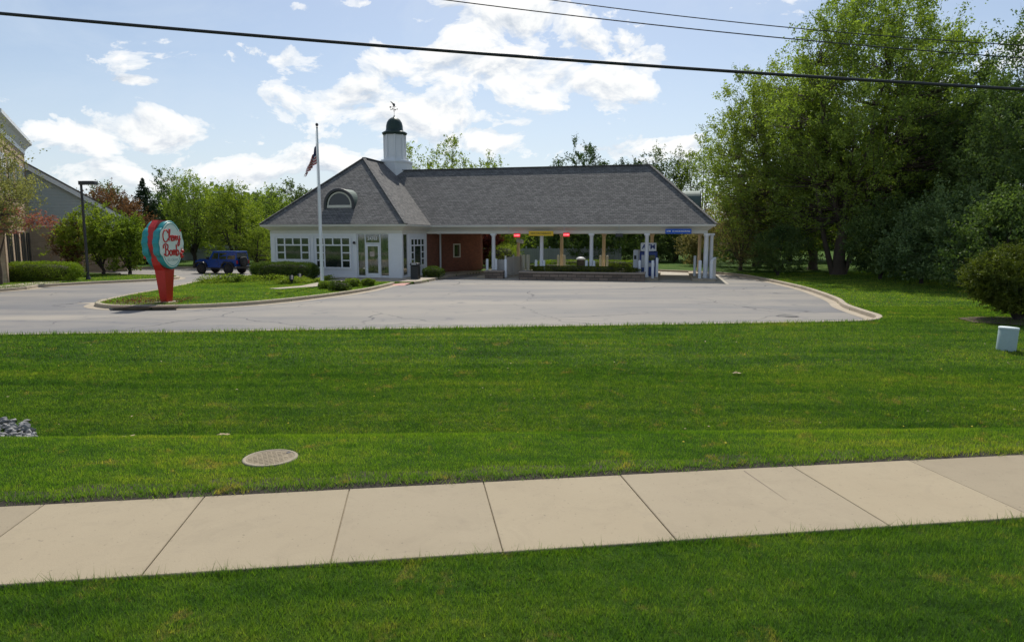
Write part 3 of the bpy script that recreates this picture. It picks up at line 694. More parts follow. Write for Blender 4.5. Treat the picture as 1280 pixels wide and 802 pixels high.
def picture_window(x0,x1,z0,z1,side_rows,big0,parent=shop,y=-.003,plane='x',mid=2,label=None):
    """4-column window: top row of four panes, narrow side columns, one large centre pane"""
    w=x1-x0; fr=MB(); pn=MB(); cw=w/4.0
    def bx(b,a0,a1,c0,c1,d0,d1):
        if plane=='x': b.box(a0,y-d1,c0,a1,y-d0,c1)
        else: b.box(y+d0,a0,c0,y+d1,a1,c1)
    t_=.055
    rowz=[z0+(z1-z0)*i/side_rows for i in range(side_rows+1)]
    bx(pn,x0,x1,z0,z1,.0,.012)
    for xx in (x0,x1): bx(fr,xx-t_,xx+t_,z0-t_,z1+t_,.0,.06)
    for zz in (z0,z1): bx(fr,x0+t_,x1-t_,zz-t_,zz+t_,.0,.058)
    zt_=rowz[-2]
    bx(fr,x0+t_,x1-t_,zt_-t_*.8,zt_+t_*.8,.0,.055)
    for xx in (x0+cw,x1-cw):
        bx(fr,xx-t_*.8,xx+t_*.8,z0+t_,zt_-t_*.8,.0,.05); bx(fr,xx-t_*.8,xx+t_*.8,zt_+t_*.8,z1-t_,.0,.05)
    xm=(x0+x1)/2; bx(fr,xm-t_*.7,xm+t_*.7,zt_+t_*.8,z1-t_,.0,.048)
    for zz in rowz[1:-2]:
        bx(fr,x0+t_,x0+cw-t_*.8,zz-t_*.6,zz+t_*.6,.0,.046); bx(fr,x1-cw+t_*.8,x1-t_,zz-t_*.6,zz+t_*.6,.0,.046)
    f=S('window',fr,M['white'],parent); pn.build('pane',M['glass'],f); return f
picture_window(-8.50,-6.20,1.20,2.62,3,0)
picture_window(-5.76,-3.40,.72,2.62,4,0)
picture_window(1.40,3.85,.80,2.55,4,0,y=.003,plane='y')
# entrance: side lights, transom, door
b=MB(); pn=MB()
pn.box(ex0,.08,.32,ex0+.55,.10,2.86); pn.box(ex1-.60,.08,.32,ex1,.10,2.86); pn.box(ex0+.55,.08,2.28,ex1-.60,.10,2.86)
for x in (ex0+.03,ex0+.56,ex1-.60,ex1-.03): b.box(x-.035,.04,FL,x+.035,.13,2.86)
for z0,z1,xa,xb in ((FL,.28,ex0,ex0+.55),(FL,.28,ex1-.6,ex1),(2.80,2.86,ex0,ex1),(2.22,2.30,ex0+.56,ex1-.60)): b.box(xa+.036,.045,z0,xb-.036,.125,z1)
e_=S('entry_frame',b,M['siding_trim']); pn.build('pane',M['entryglass'],e_)
b=MB(); dx0,dx1=ex0+.60,ex1-.64
for x in (dx0,dx1): b.box(x-.0 if x==dx0 else x-.11,.03,FL,x+.11 if x==dx0 else x,.075,2.20)
b.box(dx0+.11,.03,FL,dx1-.11,.075,.42); b.box(dx0+.11,.03,2.08,dx1-.11,.075,2.20)
door=S('door',b,M['white']); b=MB(); b.box(dx0+.1,.045,.4,dx1-.1,.06,2.1); b.build('pane',M['entryglass'],door)
b=MB(); b.tube([(dx1-.14,.03,1.0),(dx1-.14,-.03,1.02),(dx1-.14,-.03,1.35),(dx1-.14,.03,1.37)],.014,6); b.build('handle',M['greymetal'],door)
b=MB(); b.box(dx0+.25,.036,1.45,dx0+.55,.043,1.75); b.build('notice',M['interior'],door)
pn=MB(); pn.box(-.05,.24,.34,-.03,.88,2.8); pn.build('side_light',M['entryglass'],shop)
b=MB(); b.box(-8.6,.25,.1,-.25,14.7,FL); S('floor',b,M['concrete_walk'])
b=MB(); b.lathe([(.02,-.06),(.07,-.05),(.09,0),(.07,.08),(.02,.1)],(-3.1,-.12,2.28),10); b.bar((-3.1,-.12,2.28),(-3.1,0,2.28),.04); S('wall_light',b,M['black'])
# street number
def text_mesh(txt,size,m,parent,loc,rot,name='lettering',shear=0,align='CENTER',bold=0.0,ext=.004,sx=1.0):
    cu=bpy.data.curves.new('t','FONT'); cu.body=txt; cu.size=size; cu.align_x=align; cu.align_y='CENTER'; cu.shear=shear; cu.extrude=ext; cu.offset=bold
    tmp=bpy.data.objects.new('t',cu); COL.objects.link(tmp); dg=bpy.context.evaluated_depsgraph_get(); dg.update()
    me=bpy.data.meshes.new_from_object(tmp.evaluated_get(dg)); me.name=name; bpy.data.objects.remove(tmp); bpy.data.curves.remove(cu)
    me.materials.clear(); me.materials.append(m); o=bpy.data.objects.new(name,me); COL.objects.link(o); o.parent=parent; o.location=loc; o.rotation_euler=rot; o.scale=(sx,1,1); return o
text_mesh('24765',.26,M['whitetext'],shop,((dx0+dx1)/2,.03,2.55),(R(90),0,0),'street_number',bold=.004)
# brick parts
b=MB(); b.box(-.2,4.3,0,-.004,7.0,3.0); b.prism([(-.2,7.0),(.14,7.0),(1.75,11.6),(1.75,12.2),(-.2,12.2)],0,3.0); S('brick_wall',b,M['brick'])
wy=8.7; wx=.14+(wy-7)/(4.6)*1.61; dn=Vector((1.61,4.6)).normalized(); nn_=Vector((dn.y,-dn.x)); c=Vector((wx,wy))
def onw(b,s0,s1,z0,z1,d0,d1):
    q=[c+dn*s0+nn_*d0,c+dn*s1+nn_*d0,c+dn*s1+nn_*d1,c+dn*s0+nn_*d1]; b.prism([(p.x,p.y) for p in q],z0,z1)
b=MB(); onw(b,-.42,-.32,1.15,2.15,-.01,.05); onw(b,.32,.42,1.15,2.15,-.01,.05); onw(b,-.32,.32,1.15,1.23,-.01,.06); onw(b,-.32,.32,2.07,2.15,-.01,.05)
f=S('teller_window',b,M['cream']); b=MB(); onw(b,-.32,.32,1.23,2.07,.0,.02); b.build('pane',M['glass'],f)
# cornice all round
prof=[(.0,2.86),(.05,2.86),(.05,3.04),(.12,3.08),(.30,3.22),(.46,3.28),(.46,3.31),(.50,3.31),(.50,3.42),(.40,3.43)]
S('cornice',MB().sweep([(-8.85,15),(-8.85,0),(0,0),(0,4.4),(18.15,4.4),(18.15,11.8),(0,11.8),(0,15)],prof),M['cream'])
b=MB(); b.box(-.15,4.42,2.865,18.14,4.7,3.2); b.box(17.85,4.7,2.865,18.14,11.5,3.2); b.box(2.1,11.5,2.865,18.14,11.78,3.2); S('beam',b,M['cream'])
b=MB(); b.box(.02,4.7,2.98,17.85,11.5,3.02); S('ceiling',b,M['cream'])
for u in (636,705,773): b=MB(); x=LX(u,3.9); b.box(x-.012,3.88,2.9,x+.012,3.896,3.42); S('joint_strip',b,M['greymetal'])
# roofs
ez=3.42; rt=7.95
b=MB(); A=(-9.37,-.52,ez); B_=(.52,-.52,ez); C_=(.52,15.5,ez); D_=(-9.37,15.5,ez); R1=(-4.42,4.4,rt); R2=(-4.42,10.6,rt)
b.add([A,B_,R1],[(0,1,2)]); b.add([B_,C_,R2,R1],[(0,1,2,3)]); b.add([C_,D_,R2],[(0,1,2)]); b.add([D_,A,R1,R2],[(0,1,2,3)]); b.add([A,B_,C_,D_],[(3,2,1,0)])
roof=S('roof',b,M['shingle'])
b=MB(); b.add([(.52,3.9,ez),(18.67,3.9,ez),(14.5,8.1,7.42),(-3.85,8.1,7.42)],[(0,1,2,3)]); b.add([(18.67,3.9,ez),(18.67,12.3,ez),(14.5,8.1,7.42)],[(0,1,2)])
b.add([(18.67,12.3,ez),(.52,12.3,ez),(-3.85,8.1,7.42),(14.5,8.1,7.42)],[(0,1,2,3)]); b.add([(.45,3.9,ez-.01),(18.6,3.9,ez-.01),(18.6,12.3,ez-.01),(.45,12.3,ez-.01)],[(3,2,1,0)])
croof=S('canopy_roof',b,M['shingle'])
b=MB()
for a_,c_ in (((-9.37,-.52,ez),R1),((.52,-.52,ez),R1),(R1,R2)): b.bar((a_[0],a_[1],a_[2]+.03),(c_[0],c_[1],c_[2]+.03),.22,.05)
b.build('ridge_cap',M['shingle'],roof)
b=MB()
for a_,c_ in (((18.67,3.9,ez),(14.5,8.1,7.42)),((18.67,12.3,ez),(14.5,8.1,7.42)),((14.5,8.1,7.42),(-3.85,8.1,7.42))): b.bar((a_[0],a_[1],a_[2]+.03),(c_[0],c_[1],c_[2]+.03),.22,.05)
b.build('ridge_cap',M['shingle'],croof)
# barrel dormers (front of the tower roof, right hip of the canopy)
def dormer(cx,cy,rz):
    """local +y points into the roof; y=0 is the front plane; roof slope .93 behind a point at z 4.5"""
    e=empty('dormer',(cx,cy,0),rz); e.parent=shop
    r=.98; zc=4.64; zb=3.95
    def arch(r,n=18): return [(r*math.cos(math.pi*k/n),zc+r*math.sin(math.pi*k/n)) for k in range(n+1)]
    ao=arch(r+.05); ai=arch(.80)
    b=MB()
    # barrel shell
    n=len(ao); out=[(r+.05,zb)]+ao+[(-r-.05,zb)]; inn=[(.88,zb)]+arch(.88)+[(-.88,zb)]
    m=len(out); vs=[(x,-.10,z) for x,z in out]+[(x,2.6,z) for x,z in out]+[(x,-.10,z) for x,z in inn]
    fs=[(i,i+1,m+i+1,m+i) for i in range(m-1)]+[(i+1,i,2*m+i,2*m+i+1) for i in range(m-1)]
    b.add(vs,fs,False)
    vs=[(x,-.10,z) for x,z in inn]+[(x,.10,z) for x,z in inn]; b.add(vs,[(i+1,i,m+i,m+i+1) for i in range(m-1)])
    sh=b.build('dormer_roof',M['patina'],e)
    for i,p in enumerate(sh.data.polygons): p.use_smooth=False
    c=MB(); c.add([(x,-.115,z) for x,z in out]+[(x,-.115,z) for x,z in inn]+[(x*1.03,-.06,zc+(z-zc)*1.03) for x,z in out],[(i,i+1,m+i+1,m+i) for i in range(m-1)]+[(i+1,i,2*m+i,2*m+i+1) for i in range(m-1)]); c.build('dormer_trim',M['darkbronze'],e)
    b=MB(); b.add([(x,.06,z) for x,z in inn],[tuple(range(m))]); b.build('dormer_wall',M['darkbronze'],e)
    b=MB(); aw=arch(.74); aw2=arch(.83); k=len(aw)
    b.add([(x,.0,z) for x,z in aw]+[(x,.0,z) for x,z in aw2]+[(x,.05,z) for x,z in aw2],[(i,i+1,k+i+1,k+i) for i in range(k-1)]+[(k+i,k+i+1,2*k+i+1,2*k+i) for i in range(k-1)])
    b.box(-.85,-.03,4.47,.85,.05,4.64); b.build('dormer_window',M['cream'],e)
    b=MB(); b.add([(x,.03,z) for x,z in arch(.76)],[tuple(range(k))]); b.build('pane',M['dglass'],e)
    return e
# dormer is a part with pieces: parent those pieces to one mesh so that thing > part > sub-part holds
def flatten(e,main):
    ch=list(e.children); mo=[c for c in ch if c.name.startswith(main)][0]
    mo.parent=shop; mo.location=e.location; mo.rotation_euler=e.rotation_euler; mo.name='dormer'
    for c in ch:
        if c is not mo: c.parent=mo
    bpy.data.objects.remove(e)
flatten(dormer(-4.38,.62,0),'dormer_roof')
flatten(dormer(17.75,8.1,R(90)),'dormer_roof')
# cupola
cx,cy=-3.95,8.75
b=MB(); oc=[(1.13/math.cos(R(22.5))*math.cos(R(22.5+45*k)),1.13/math.cos(R(22.5))*math.sin(R(22.5+45*k))) for k in range(8)]
b.prism([(cx+x,cy+y) for x,y in oc],6.0,8.35); b.prism([(cx+x*1.05,cy+y*1.05) for x,y in oc],8.35,8.48)
b.prism([(cx+x*.84,cy+y*.84) for x,y in oc],8.48,8.62)
cup=S('cupola',b,M['white'])
b=MB(); b.prism([(cx+x*.62,cy+y*.62) for x,y in oc],8.62,10.55)
for k in range(8):
    a=R(22.5+45*k); r_=1.13/math.cos(R(22.5))*.635; b.tube([(cx+r_*math.cos(a),cy+r_*math.sin(a),8.62),(cx+r_*math.cos(a),cy+r_*math.sin(a),10.5)],.055,6)
    a=R(45*k); r_=1.13*.625; d_=Vector((-math.sin(a),math.cos(a)))*.22
    for s_ in (-1,1): b.bar((cx+r_*math.cos(a)+d_.x*s_,cy+r_*math.sin(a)+d_.y*s_,8.9),(cx+r_*math.cos(a)+d_.x*s_,cy+r_*math.sin(a)+d_.y*s_,10.2),.04)
    for z_ in (8.9,10.2): b.bar((cx+r_*math.cos(a)-d_.x,cy+r_*math.sin(a)-d_.y,z_),(cx+r_*math.cos(a)+d_.x,cy+r_*math.sin(a)+d_.y,z_),.04)
b.build('lantern',M['white'],cup)
b=MB(); b.lathe([(.72,10.5),(.88,10.55),(.93,10.66),(.82,10.74),(.66,10.82),(.62,10.95),(.61,11.2),(.55,11.46),(.42,11.68),(.24,11.82),(.06,11.9),(.04,12.0)],(cx,cy,0),24); b.build('dome',M['patina_dark'],cup)
b=MB(); b.tube([(cx,cy,11.9),(cx,cy,13.0)],.018,6); b.lathe([(.01,-.07),(.07,0),(.01,.07)],(cx,cy,12.42),8)
b.bar((cx-.32,cy,12.56),(cx+.32,cy,12.56),.025); b.bar((cx,cy-.32,12.56),(cx,cy+.32,12.56),.025)
for sx_,sy_ in ((-.34,0),(.34,0),(0,.34),(0,-.34)): b.box(cx+sx_-.04,cy+sy_-.01,12.52,cx+sx_+.04,cy+sy_+.01,12.64)
b.bar((cx-.38,cy,12.78),(cx+.25,cy,12.78),.03); b.slab([(cx-.48,cy,12.72),(cx-.34,cy,12.72),(cx-.34,cy,12.86),(cx-.48,cy,12.84)],(0,.02,0))
b.slab([(cx-.06,cy,12.8),(cx+.1,cy,12.85),(cx+.12,cy,13.05),(cx-.08,cy,13.12),(cx-.34,cy,13.3),(cx-.38,cy,13.24),(cx-.2,cy,13.08)],(0,.025,0)); b.v=[(cx+(x-cx)*.72,cy+(y-cy)*.72,11.85+(z-11.85)*.86) for x,y,z in b.v]
b.build('weather_vane',M['black'],cup)
def lower(o):
    for v_ in o.data.vertices: v_.co.z=2.7+(v_.co.z-2.7)*.94
    for c_ in o.children: lower(c_)
lower(cup)
# columns
def col_at(x,y,mat,r=.13,z0=.0):
    b=MB(); b.box(x-.19,y-.19,z0,x+.19,y+.19,z0+.14); b.lathe([(r*1.25,z0+.14),(r*1.28,z0+.2),(r,z0+.26),(r*.97,1.5),(r*.90,2.66),(r*1.1,2.70),(r*1.15,2.76)],(x,y,0),20); b.box(x-.17,y-.17,2.76,x+.17,y+.17,2.87)
    b.build('column',mat,shop)
for u in (617,677,739,808): col_at(LX(u,4.45),4.45,M['white'])
col_at(LX(882,4.45),4.45,M['white'],.15); col_at(LX(888.5,4.9),4.9,M['white'],.12)
for u in (648,702,754.5,814.5,874): col_at(LX(u,11.6),11.6,M['beige'])
# downspout on the brick
b=MB(); b.tube([(.5,3.95,3.35),(.5,4.2,3.15),(.10,6.9,3.0),(.10,6.9,.2),(.25,6.75,.16)],.05,6); b=MB(); x=LX(550.7,6.9)
b.box(x-.05,6.86,.18,x+.05,6.94,2.86); b.bar((x,6.9,2.84),(x,4.25,3.1),.09); b.bar((x,4.25,3.1),(x,3.85,3.36),.09); S('downspout',b,M['white'])
# beige security camera on fascia
b=MB(); b.box(-5.9,-.12,2.9,-5.8,-.02,2.98); 

# ------------------------------------------------------------ things round the canopy (shop frame)
def LE(name,x,y,label,cat,group=None,rz=0,z=0.0):
    w=LW(x,y); return empty(name,(w[0],w[1],z),TH+rz,label,cat,group)
# lane islands (raised kerbs carrying the columns)
def isl(x0,x1,y0,y1):
    b=MB(); b.rbox(x0,y0,0,x1,y1,.14,.04); return b
for k,(u0,u1,lab) in enumerate(((604,625,'low concrete drive-through island at the left canopy column behind the small stone planter'),(668,686,'low concrete drive-through island at the column under the yellow sign'),(730,747,'low concrete drive-through island in the middle of the canopy'),(797,822,'low concrete drive-through island carrying the blue cash machine'),(867,892,'low concrete drive-through island under the right end columns of the canopy'))):
    x0,x1=LX(u0,4.4)-.1,LX(u1,4.4)+.1
    e=LE('lane_island',0,0,lab,'kerb island','concrete islands between the drive-through lanes')
    b=isl(x0,x1,3.2 if k in (0,3,4) else 3.5,12.2); b.build('kerb_slab',M['concrete'],e)
# stone planters
def planter(x0,x1,y0,y1,h,label,hedge=None):
    e=LE('stone_planter',0,0,label,'planter'); b=MB(); b.box(x0,y0,0,x1,y1,h-.07); b.build('wall',M['stone'],e)
    b=MB(); b.box(x0-.04,y0-.04,h-.07,x1+.04,y0+.3,h); b.box(x0-.04,y1-.3,h-.07,x1+.04,y1+.04,h); b.box(x0-.04,y0+.3,h-.07,x0+.3,y1-.3,h); b.box(x1-.3,y0+.3,h-.07,x1+.04,y1-.3,h); b.build('coping',M['capstone'],e)
    b=MB(); b.box(x0+.3,y0+.3,h-.08,x1-.3,y1-.3,h-.03); b.build('soil',M['mulch'],e); return e
px0,px1=LX(648.5,2.2),LX(806,2.2)
planter(px0,px1,2.2,3.5,.52,'long low stone planter wall holding a clipped hedge in front of the canopy')
planter(LX(606,2.9),LX(628.5,2.9),2.9,3.9,.52,'short square stone planter at the left canopy column')
w=LW((px0+px1)/2+.1,2.9)
make_hedge('clipped_hedge','long dark clipped hedge growing in the stone planter','hedge',(w[0],w[1],.46),(px1-px0-1.0,.75,.40),L['yew'],TH,15000,.06,3,rough=.06)
# bollards
def bollard(u,y,label,top,mat,group,r=.085,z0=.1,uy=None):
    e=LE('bollard',LX(u,y),y,label,'bollard',group); b=MB(); b.lathe([(r,z0-.05),(r,top-.05),(r*.85,top-.015),(r*.45,top)],n=14); b.build('post',mat,e)
    b=MB(); b.lathe([(r*1.5,z0),(r*1.5,z0+.02),(r*1.1,z0+.035)],n=12); b.build('base_plate',M['greymetal'],e)
Wb='white bollards along the front of the canopy'; Cb='cream bollards guarding the rear canopy columns'
for u,y,top,lab in ((609,4.2,1.22,'white bollard left of the left canopy column, behind the short stone planter'),
    (620,4.1,1.24,'white bollard just right of the left canopy column'),
    (632,3.3,1.25,'white bollard standing on the ground right of the short stone planter'),
    (670,4.3,1.18,'white bollard left of the column under the yellow sign'),(680,4.3,1.16,'white bollard right of the column under the yellow sign'),
    (733,4.3,1.18,'white bollard left of the middle canopy column'),(742.5,4.3,1.16,'white bollard right of the middle canopy column'),
    (799.5,3.9,1.22,'white bollard at the left front of the blue cash machine'),(816,3.4,1.24,'white bollard at the right front of the blue cash machine'),(821.3,4.6,1.36,'white bollard at the right rear of the blue cash machine'),
    (868.5,6.4,1.46,'tall white bollard at the rear left of the right end columns'),(875,4.0,1.24,'thick white bollard in front of the right end columns')):
    bollard(u,y,lab,top,M['bollard'],Wb,.10 if u in(875,) else .085)
for u,lab in ((697.7,'cream bollard left of the rear column beside the second red sign'),(705.5,'cream bollard right of the rear column beside the second red sign'),(750.5,'cream bollard left of the rear column right of the middle column'),(759,'cream bollard right of the rear column right of the middle column')):
    bollard(u,11.0,lab,1.30,M['offwhite'],Cb,.085)
for u,y,lab in ((654.5,7.4,'sunlit cream bollard at the left of the pair behind the grey screen'),(660,7.4,'sunlit cream bollard at the right of the pair behind the grey screen')):
    bollard(u,y,lab,1.42,M['offwhite'],'cream bollards behind the grey screen',.14)
# guard panel at the right columns
e=LE('guard_panel',LX(890,4.2),4.2,'angled white guard panel right of the right end columns','guard panel'); b=MB(); b.slab([(-.12,-.25,.14),(.1,.35,.14),(.1,.35,1.42),(-.12,-.25,1.22)],(.16,-.05,0)); b.build('panel',M['bollard'],e)
b=MB(); b.box(-.16,-.3,.1,.3,.42,.145); b.build('base_plate',M['greymetal'],e)
# grey slatted screen
x0,x1=LX(622,5.2),LX(632,4.6); x2=LX(651,8.0)
e=LE('lane_screen',0,0,'grey slatted screen fence between the two stone planters','screen fence')
def fence_panel(e,a,c_,z0,z1,m,sw=.09,gap=.012,caps=True,name='slat_panel'):
    b=MB(); a=Vector(a); c_=Vector(c_); d=(c_-a); n=max(1,int(d.length/(sw+gap))); d.normalize()
    for i in range(n):
        p=a+d*(i*(sw+gap)); q=p+d*sw; hh=z1-(.04 if i%2 else 0)
        b.bar((p.x+d.x*sw/2,p.y+d.y*sw/2,z0),(p.x+d.x*sw/2,p.y+d.y*sw/2,hh),sw,.025) if False else b.slab([(p.x,p.y,z0),(q.x,q.y,z0),(q.x,q.y,hh),(p.x,p.y,hh)],(-d.y*.02,d.x*.02,0))
    for z_ in (z0+.15,z1-.25): b.bar((a.x,a.y,z_),(c_.x,c_.y,z_),.05,.08)
    b.build(name,m,e)
fence_panel(e,(x0,5.0),(x1,4.6),.15,1.18,M['slats']); fence_panel(e,(x1+.05,4.6),(x2,8.0),.05,1.32,M['slats'])
for x,y in ((x1,4.6),(x2,8.0),((x1+x2)/2,6.3)): b=MB(); b.box(x-.05,y-.05,0,x+.05,y+.05,1.42); b.build('post',M['slats'],e)
# blue cash machine
xa,xb=LX(799.5,5.6),LX(821.5,5.6)
e=LE('cash_machine',(xa+xb)/2,5.6,'blue drive-up cash machine with white header behind a white canopy column','cash machine'); hw=(xb-xa)/2
b=MB(); b.rbox(-hw,-.15,.14,hw,.9,1.72,.05); b.build('cabinet',M['blue'],e)
b=MB(); b.rbox(-hw+.05,-.22,1.76,hw-.08,.6,2.28,.03); b.box(-hw+.2,.1,1.7,hw-.2,.5,1.78); b.build('header',M['bollard'],e)
text_mesh('ATM',.40,M['blue'],e,(.0,-.235,2.02),(R(90),0,0),'lettering',bold=.012)
b=MB(); b.box(-.05,-.17,1.15,hw-.14,-.148,1.5); b.build('screen',M['glass'],e); b=MB(); b.box(-hw+.12,-.17,.7,-.12,-.145,1.5); b.box(0,-.18,.75,hw-.15,-.148,1.0); b.build('keypad_panel',M['greymetal'],e)
# teller kiosk left of it
xk,xl=LX(791.5,6.2),LX(800,6.2)
e=LE('teller_kiosk',xk,6.2,'white cabinet kiosk left of the blue cash machine','kiosk'); b=MB(); b.rbox(0,0,.1,xl-xk,.9,1.82,.03); b.build('cabinet',M['slats'],e)
b=MB(); b.box(-.0,-.03,.3,.30,-.002,1.80); b.build('door_panel',M['bollard'],e); b=MB(); b.box(.05,-.045,1.2,.2,-.031,1.45); b.build('slot',M['black'],e)
e=LE('litter_bin',LX(726,13.6),13.6,'round dark litter bin with a white lid under the rear of the canopy','bin'); b=MB(); b.lathe([(.28,0),(.32,.85),(.33,.9)],n=16); b.build('body',M['black'],e); b=MB(); b.lathe([(.36,.9),(.35,.98),(.2,1.08),(.02,1.1)],n=16); b.build('lid',M['bollard'],e)
e=LE('speaker_post',LX(649,10.6),10.6,'white hooded speaker box on the beige rear column left of the yellow sign','speaker'); b=MB(); b.slab([(-.22,0,2.25),(.22,0,2.15),(.22,0,2.35),(.05,0,2.48),(-.24,0,2.5)],(0,.5,0)); b.build('hood',M['bollard'],e); b=MB(); b.box(-.1,.5,2.2,.1,.9,2.42); b.build('bracket',M['greymetal'],e)
# hanging lane signs
def lane_sign(u0,u1,z0,z1,y,mat,label,txt=None,tm=None,ts=.1,frame=None,group=None):
    x0,x1=LX(u0,y),LX(u1,y); e=LE('lane_sign',(x0+x1)/2,y,label,'sign',group); h=(x1-x0)/2
    b=MB(); b.rbox(-h,-.05,z0,h,.05,z1,.02); b.build('board',mat,e)
    for s_ in (-1,1): b=MB(); b.tube([(s_*h*.6,0,z1-.01),(s_*h*.6,.0,max(z1+.02,2.99))],.012,5); b.build('hanger',M['greymetal'],e)
    if frame:
        for q in (z0-.02,z1+.002): b=MB(); b.box(-h-.02,-.045,q,h+.02,.045,q+.018); b.build('frame_strip',frame,e)
    if txt: text_mesh(txt,ts,tm,e,(0,-.058,(z0+z1)/2),(R(90),0,0),'lettering',bold=.002,sx=1)
rg='small red lit signs over the drive-through lanes'
lane_sign(642.3,650,2.64,2.86,3.86,M['redled'],'small red lit lane sign left of the yellow sign','CLOSED',M['ledtext'],.10,M['black'],rg)
lane_sign(703.8,711.5,2.68,2.90,3.86,M['redled'],'small red lit lane sign right of the yellow sign','CLOSED',M['ledtext'],.10,M['black'],rg)
lane_sign(768.8,778,2.66,2.86,3.86,M['black'],'small dark unlit lane sign left of the blue sign',None)
lane_sign(660.8,691.5,2.72,3.02,3.84,M['yellow'],'wide yellow sign on the canopy edge','DRIVE THRU CLEARANCE',M['darktext'],.115)
lane_sign(830.5,863,2.84,3.14,3.84,M['signblue'],'wide blue sign on the right end of the canopy edge','ATM   24 HOUR BANKING',M['whitetext'],.12)
# entrance bin, planting
w=P(519.5,348.5,.146); e=empty('litter_bin',(w[0],w[1],.146),TH,'square black litter bin beside the shop entrance corner','bin')
b=MB(); b.rbox(-.24,-.24,0,.24,.24,.82,.05); b.build('body',M['black'],e); b=MB(); b.rbox(-.27,-.27,.82,.27,.27,.97,.06); b.build('lid',M['darkbronze'],e); b=MB(); b.box(-.14,-.275,.86,.14,-.271,.94); b.build('opening',M['greymetal'],e)
w=P(539,346.5,.146); make_hedge('round_shrub','small round green shrub between the brick wall and the entrance bin','shrub',(w[0]+.05,w[1]+.2,.1),(1.15,.8,.62),L['hedge'],TH,4200,.06,7,rough=.12,lobe=.5)
w=P(354,350.5,.1); make_hedge('box_hedge','long clipped box hedge under the left shop windows','hedge',(w[0],w[1]+.3,.09),(4.15,1.3,1.1),L['hedge'],TH+R(8),30000,.055,4,rough=.05,taper=.06)
for k,(u,v,s_,lab) in enumerate(((407,361,.62,'round dark green perennial clump right beside the flagpole foot'),(424,363.5,.72,'largest green perennial clump near the kerb tip'),(441,358.5,.66,'dark green perennial clump third from the flagpole'),(461,357.5,.62,'green perennial clump nearest the pink ramp'),(396,360,.0,''))):
    if s_: w=P(u,v,.12); make_hedge('perennial_clump',lab,'plant',(w[0],w[1]+.15,.09),(s_*1.1,s_*1.0,s_*.66),L['hedge_light'] if k!=1 else L['hedge'],k,2600,.06,20+k,'perennial clumps in the island bed',rough=.12,lobe=.5)
for k,(u,v,s_,lab) in enumerate(((262,353.5,.75,'low pale green plant at the far left of the island bed'),(281,353,.9,'low pale green plant second from the left in the island bed'),(293,352.5,.9,'low dark green plant left of the long box hedge'),(308,352,.8,'low green plant at the left end of the long box hedge'),(352,354.5,.9,'bright green plant in front of the long box hedge'))):
    w=P(u,v,.12); make_hedge('low_plant',lab,'plant',(w[0],w[1],.09),(s_*1.5,s_,s_*.48),L['fresh'] if k!=2 else L['hedge'],k,1300,.07,40+k,'low plants along the island bed',rough=.3,lobe=.8,core=False)
# ground cover (uncountable)
n=9000; a=RNG.uniform(0,1,n); q=[P(344,356.5,.1),P(402,353.2,.1)]; x=q[0][0]+(q[1][0]-q[0][0])*a+RNG.normal(size=n)*.15; y=q[0][1]+(q[1][1]-q[0][1])*a+RNG.uniform(.1,2.2,n); z=.1+RNG.uniform(0,.24,n)*(1+.5*np.sin(x*4))
k=inpoly(ISLS,x,y)&~inpoly(pp,x,y)&~inpoly(fw,x,y)
pts=np.stack([x,y,z],1)[k]; a2=RNG.uniform(0,1,5000); q=[P(412,360,.1),P(470,355,.1)]
x=q[0][0]+(q[1][0]-q[0][0])*a2+RNG.normal(size=5000)*.2; y=q[0][1]+(q[1][1]-q[0][1])*a2+RNG.uniform(-.8,.25,5000); z=.1+RNG.uniform(0,.13,5000); k=inpoly(ISLS,x,y)&~inpoly(pp,x,y)&~inpoly(fw,x,y)
tag(np_mesh('ground_cover',leaf_quads(pts,.085,.6),4,L['fresh'],RNG.uniform(0,1,len(pts))),'bright yellow green ground cover in the island beds','ground cover',kind='stuff')
b=MB(); bp=[P(140,384.5,.1),P(180,384.8,.1),P(222,384,.1),P(222,377,.1),P(190,375,.1),P(155,377,.1),P(134,380,.1)]
b.add([(x,y,.125) for x,y in bp],[tuple(range(len(bp)))]); tag(b.build('mulch_bed',M['mulch']),kind='structure')
n=900; x=RNG.uniform(-15.7,-12.8,n); y=RNG.uniform(25.9,28.0,n); z=.12+RNG.uniform(0,.14,n); k=RNG.uniform(0,1,n)<.7
tag(np_mesh('bed_plants',leaf_quads(np.stack([x,y,z],1)[k],.07,.5),4,L['copper'],RNG.uniform(0,1,k.sum())),'sparse brown and green shoots in the mulch round the sign','bed plants',kind='stuff')
# ground spot lights
for (u,v,lab) in ((365,355,'small black ground spotlight in the ground cover left of the flagpole'),(375,352.3,'small black ground spotlight at the right end of the long box hedge')):
    w=P(u,v,.12); e=empty('ground_spotlight',(w[0],w[1],.1),R(20),lab,'spotlight','black spotlights in the island bed'); b=MB(); b.tube([(0,0,0),(0,0,.22)],.03,6); b.build('stake',M['black'],e)
    b=MB(); b.tube([(-.02,-.14,.22),(0,.14,.40)],[.09,.13],10); b.build('lamp_head',M['black'],e); b=MB(); b.tube([(0,.14,.40),(.002,.15,.407)],.115,10); b.build('lens',M['lens'],e)

